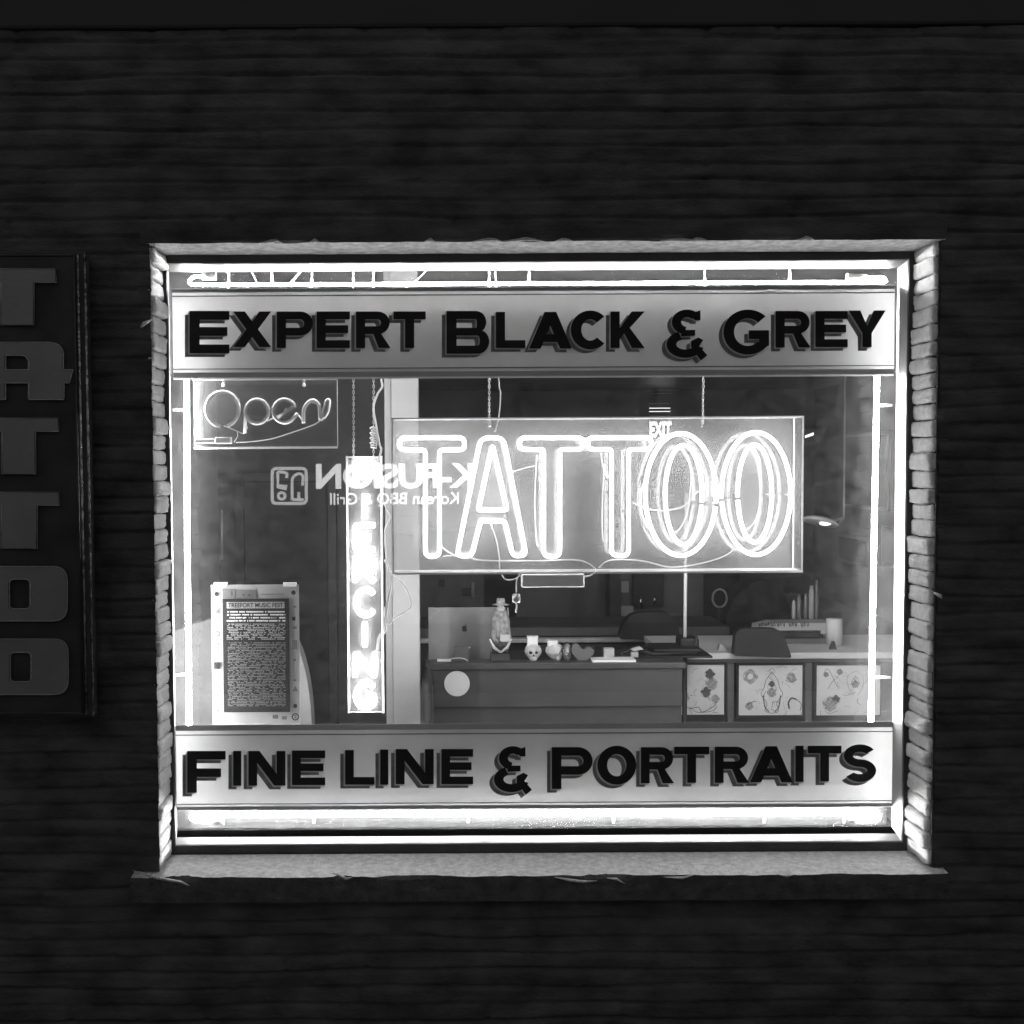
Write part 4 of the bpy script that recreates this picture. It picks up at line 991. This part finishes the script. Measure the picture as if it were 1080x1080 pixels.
mb = MB().poly([(792,664),(793,657),(808,653.5),(867,653),(868,664),(866,664.4),(815,664.4)], [], KY+.36, .14); mb.build('carton', M['silver'], bx)
mb = MB(); x = 800
for i in range(17):
    if i in (9,13): x += 3; continue
    mb.tube(bez(P3([(x,660.5),(x+.8,656.5),(x+1.8,660.5)] if i % 2 else [(x,657),(x+1.4,660.8),(x+2,657.2)], KY+.2185), 8), .0018, 5); x += 3.2
mb.build('lettering', M['dark2'], bx)
tag(MB().poly([(873,687),(877,676),(879,676),(882,687)], [], KY+.08, .02).build('small_cone', M['dark']), 'tiny black pointed object in front of the white canister', 'ornament')
tag(MB().poly([(756,685),(758,677),(765,684),(764,686)], [], KY+.08, .03).build('tissue', M['silver']), 'crumpled pale tissue on the cabinet behind the pole', 'tissue')
# back bench and ledges
bn = thing('back_bench', (px0(560,3.4),3.4,0), 'long dark bench with pale ledges behind the counter', 'bench')
bz = P(560,662,3.4).z
MB().bbox((px0(440,3.4),3.4,P(560,671,3.4).z),(px0(770,3.4),3.9,bz), .005).build('top', M['mid'], bn)
MB().bbox((px0(440,3.4),3.43,0.1),(px0(770,3.4),3.85,P(560,671.5,3.4).z), .005).build('body', M['dark'], bn)
MB().bbox((px0(440,3.4),3.36,P(560,678,3.36).z),(px0(700,3.4),3.42,P(560,673.5,3.36).z), .004).build('rail', M['pale'], bn)
MB().bbox((px0(560,3.4),3.35,P(560,686,3.36).z),(px0(700,3.4),3.419,P(560,680,3.36).z), .004).build('drawer', M['panel'], bn)
# dark swivel chair in front of bench
sc_ = thing('swivel_chair', (px0(680,2.9),2.9,0), 'black swivel chair with rounded back behind the counter', 'chair')
MB().poly(rpath([(650,672),(655,656),(664,645,8),(700,643,8),(712,655),(715,674)], 5, True), [], 2.96, .08).build('backrest', M['dark'], sc_)
MB().bbox((px0(655,2.9),2.6,.44),(px0(710,2.9),3.0,.53), .03, 0, 3).build('seat', M['dark'], sc_)
MB().tube([(px0(682,2.9),2.8,.05),(px0(682,2.9),2.8,.44)], .03, 12).build('stem', M['dark2'], sc_)
# barber chair dome + ring lamp
bc = thing('barber_chair', (px0(792,4.2),4.2,0), 'large dark tattoo chair with a rounded hood in the back of the room', 'chair')
MB().poly([(v.x, v.y) for v in bez([(752,690),(756,650),(768,622),(790,609),(810,616),(822,640),(824,690)], 40)], [], 4.25, .25).build('backrest', M['dark'], bc)
MB().bbox((px0(755,4.2),3.6,.3),(px0(822,4.2),3.99,.55), .05, 0, 3).build('seat', M['dark'], bc)
MB().lathe([(.32,0),(.32,.03),(.08,.06),(.07,.3)], (px0(790,4.2),3.9,0), 24).build('base', M['chrome'], bc)
rl = thing('ring_lamp', (px0(759,3.9),3.9,0), 'thin ring shaped magnifier lamp beside the tattoo chair', 'lamp')
MB().tube(P3(ell(759,631,7.5,9.5,0,360,28), 3.9), .007, 8, closed=True).build('ring', M['silver'], rl)
MB().tube([P(759,640.5,3.9),(px0(758,3.9),3.9,.03)], .009, 8).build('stand', M['dark2'], rl)
MB().lathe([(.14,0),(.14,.02),(.02,.03)], (px0(758,3.9),3.9,0), 20).build('foot', M['dark2'], rl)
# exit sign far in the room with strips for ceiling light streaks over it
EY = RYB-.06
ex = thing('exit_sign', P(697,462,EY), 'small lit EXIT sign high on the far back wall', 'sign')
a, c_ = P(683.5,463.5,EY), P(710.5,443,EY)
MB().bbox((a.x,EY,a.z),(c_.x,EY+.05,c_.z), .01).build('case', M['dark'], ex)
a, c_ = P(685,461.5,EY-.004), P(708.5,444.5,EY-.004); fit_text('EXIT', (a.x,a.z), (c_.x,c_.z), EY-.004, .05).build('lettering', M['glow'], ex)
cf = thing('ceiling_reflection', (px0(697,9),9,ZC), 'strips standing in for light reflected on the ceiling above the exit sign', 'light streak')
for k, (yy_, xx0, xx1) in enumerate(((412,682,716),(415,688,708),(425.5,684,706),(430.5,685,707),(434,685,707),(438.5,685,707))):
    D_ = (ZC-.01-CAMP.z)*1170/(496.5-yy_) 
    Yv = D_-3.44
    if Yv > RYB-.1: Yv = RYB-.12-.05*k
    a = P(xx0,yy_,Yv); c_ = P(xx1,yy_,Yv)
    MB().bbox((a.x,Yv,a.z-.004),(c_.x,Yv+.02,a.z+.004), .001).build('reflection_strip', M['glint'] if k in (3,4) else M['silver'], cf)  # glowing and pale strips stand in for light reflected on the ceiling
# far doors and notices on the back wall
def flat(name, x0_, y0_, x1_, y1_, Y, d, m, label, cat, group=None):
    return tag(qbox(MB(), x0_, y0_, x1_, y1_, Y, d, 0, .004).build(name, m), label, cat, group)
dd = thing('far_door', P(600,664,5.2), 'wide grey cupboard door with a round knob behind the transformer', 'door')
qbox(MB(), 545,560,643,664, 5.2, .05, 0, .006).build('leaf', M['mid'], dd)
kp = P(636,654.5,5.17); MB().ball(kp, .03).build('knob', M['chrome'], dd)
kd = thing('equipment_cabinet', P(480,700,5.0), 'grey upright cabinet behind the laptop', 'cabinet')
qbox(MB(), 442,560,511,700, 5.0, .5, 0, .01).build('body', M['mid'], kd)
qbox(MB(), 487,620,500,628.5, 4.96, .035, 0, .004).build('handle_plate', M['dark'], kd)
MB().tube(P3([(499,614),(498.5,625),(499,630)], 4.94), .012, 8).build('handle', M['silver'], kd)
qbox(MB(), 463,611,469,619, 4.98, .015, 0, .002).build('label_plate', M['dark2'], kd)
flat('back_partition', 442,380,840,700, 6.2, .1, M['dark2'], 'dark partition across the back of the studio', 'wall')['kind'] = 'structure'
bpn = bpy.data.objects['back_partition']
# partition must stay below the exit sign: cut by height
bpy.data.objects.remove(bpn, do_unlink=True)
tag(MB().box((px0(500,6.2),6.2,0),(px0(780,6.2),6.3,P(600,590,6.2).z)).build('half_wall', M['dark2']), kind='structure')
flat('pinned_note', 655,613,663,625, 4.2, .01, M['silver'], 'small pale note pinned above the swivel chair, upper one', 'note', 'notes above the swivel chair')
flat('pinned_note', 655,639,668,650, 4.2, .01, M['silver'], 'wider pale note partly hidden by the swivel chair', 'note', 'notes above the swivel chair')
flat('monitor', 668,596,700,640, 4.3, .05, M['dark'], 'dark monitor behind the swivel chair', 'monitor')
tag(MB().tube(P3([(675.5,628),(676.5,642)], 4.1), .010, 8).build('steel_rod', M['chrome']), 'short shiny upright rod beneath the dark monitor', 'rod')
tag(MB().tube(P3([(690.5,628),(690,638)], 4.1), .010, 8).build('steel_rod', M['chrome']), 'short shiny upright rod right of the other one beneath the monitor', 'rod')
flat('tall_shelf', 643,560,655,690, 4.0, .2, M['dark'], 'narrow black upright post left of the pinned notes', 'post')
tag(MB().box((px0(655,4.4),4.4,0),(px0(742,4.4),4.46,P(600,595,4.4).z)).build('rear_panel', M['mid']), 'grey rear panel behind the swivel chair and monitor', 'panel')
# bottles and jars near the right
for i, (x, y0_, y1_, r_) in enumerate(((837.5,633,646,.010),(856,618,645,.013),(861.5,612,645,.010),(850,626,645,.010),(843,628,646,.012))):
    zb0 = P(x,652.5,KY+.45).z; ht = P(x,y0_,KY+.45).z-zb0
    mb = MB().lathe([(r_*.95,0),(r_,.004),(r_,ht*.86),(r_*.7,ht*.90),(r_*.7,ht),(.001,ht+.001)], (px0(x,KY+.45),KY+.45,zb0), 16)
    tag(mb.build('bottle', M['bottle'] if i in (2,3,4) else M['silver']), ['short pale bottle left of the bottle row','tall pale bottle in the bottle row','dark slim bottle at the right end of the row','dark bottle in the middle of the row','dark squat bottle second from the left of the row'][i], 'bottle', 'bottles on the rack above the carton')
tag(MB().bbox((px0(812,KY+.38),KY+.38,P(840,652.5,KY+.45).z-.022),(px0(870,KY+.38),KY+.53,P(840,652.5,KY+.45).z-.002), .003).bbox((px0(866,KY+.4),KY+.4,KZ+.001),(px0(869,KY+.4),KY+.5,P(840,652.5,KY+.45).z-.023), .002).bbox((px0(813,KY+.4),KY+.4,KZ+.001),(px0(816,KY+.4),KY+.5,P(840,652.5,KY+.45).z-.023), .002).build('bottle_rack', M['dark']), 'small black rack holding the bottles above the cabinet', 'rack')
# pictures and a bright dish on the right wall side
def wallpic(Ya, Yb, y0_, y1_, m, label):
    Xw = RXR-.03
    def z_at(Y, py): return P(800, py, Y).z
    zt = P(800,y0_,Ya).z; zb0 = P(800,y1_,Ya).z
    t = thing('wall_picture', (Xw, (Ya+Yb)/2, (zt+zb0)/2), label, 'picture', 'pictures along the right wall')
    MB().bbox((Xw,Ya,zb0),(Xw+.028,Yb,zt), .004).build('frame', M['silver'], t)
    MB().bbox((Xw-.004,Ya+.04,zb0+.04),(Xw-.001,Yb-.04,zt-.04), .001).build('print', m, t)
for i, (Ya, Yb, y0_, y1_) in enumerate(((9.6,10.6,568,600),(8.3,9.2,560,605),(7.4,8.1,470,560),(9.0,10.4,455,540))):
    wallpic(Ya, Yb, y0_, y1_, M['dark2'], ['low dark picture farthest along the right wall','low dark picture second along the right wall','tall dark picture nearest the right upright tube','tall dark picture beside the TATTOO sign edge'][i])
dl = thing('dish_lamp', P(868,551,3.0), 'small bright tilted dish lamp right of the TATTOO sign', 'lamp')
mb = MB(); mb.lathe([(.002,.03),(.05,.028),(.09,.015),(.105,.0),(.10,-.004),(.002,.0)], (0,0,0), 28)
q = Matrix.Rotation(R(14), 3, 'Y') @ Matrix.Rotation(R(-10), 3, 'X'); c0 = P(865,551,3.0); mb.v = [tuple(q @ Vector(v)+c0) for v in mb.v]
mb.build('shade', M['white'], dl)
c1_ = P(881,549,3.0); MB().tube([c0+Vector((.06,0,.02)), c1_, P(890,546,3.0)], .008, 8).tube([P(884,553,3.0), P(890,546,3.0), Vector((P(890,546,3.0).x,3.0,ZC))], .006, 8).build('arm', M['alu'], dl)
MB().ball(c0+Vector((.02,-.03,-.004)), (.035,.035,.014)).build('bulb', M['glint'], dl)
ws = thing('hanging_notice', P(854,458,4.2), 'small lit notice hanging beside the top right of the TATTOO sign', 'sign')
MB().poly([(848.5,454),(858.5,450.5),(858.5,459),(848.5,462.5)], [], 4.2, .02).build('board', M['dark'], ws)
MB().poly([(849,459.5),(858,456),(858,459),(849,462)], [], 4.175, .004).build('lettering', M['glint'], ws)

# ------------------------------------------------------------------ world and render settings
w = bpy.data.worlds.new("World"); sc.world = w; w.use_nodes = True; nt = w.node_tree
bg = nt.nodes['Background']; sky = nt.nodes.new('ShaderNodeTexSky'); sky.sky_type = 'NISHITA'; sky.sun_disc = False
sky.sun_elevation = R(3); sky.sun_rotation = R(180)
bw = nt.nodes.new('ShaderNodeRGBToBW'); nt.links.new(sky.outputs[0], bw.inputs[0]); nt.links.new(bw.outputs[0], bg.inputs[0])
bg.inputs[1].default_value = .22
vs = sc.view_settings; vs.view_transform = 'Standard'; vs.look = 'None'; vs.exposure = 0; vs.gamma = 1; vs.use_curve_mapping = False
sc.render.engine = 'CYCLES'; cy = sc.cycles
cy.max_bounces = 8; cy.diffuse_bounces = 2; cy.glossy_bounces = 4; cy.transmission_bounces = 4; cy.transparent_max_bounces = 24
cy.sample_clamp_indirect = 6; cy.caustics_reflective = False; cy.caustics_refractive = False
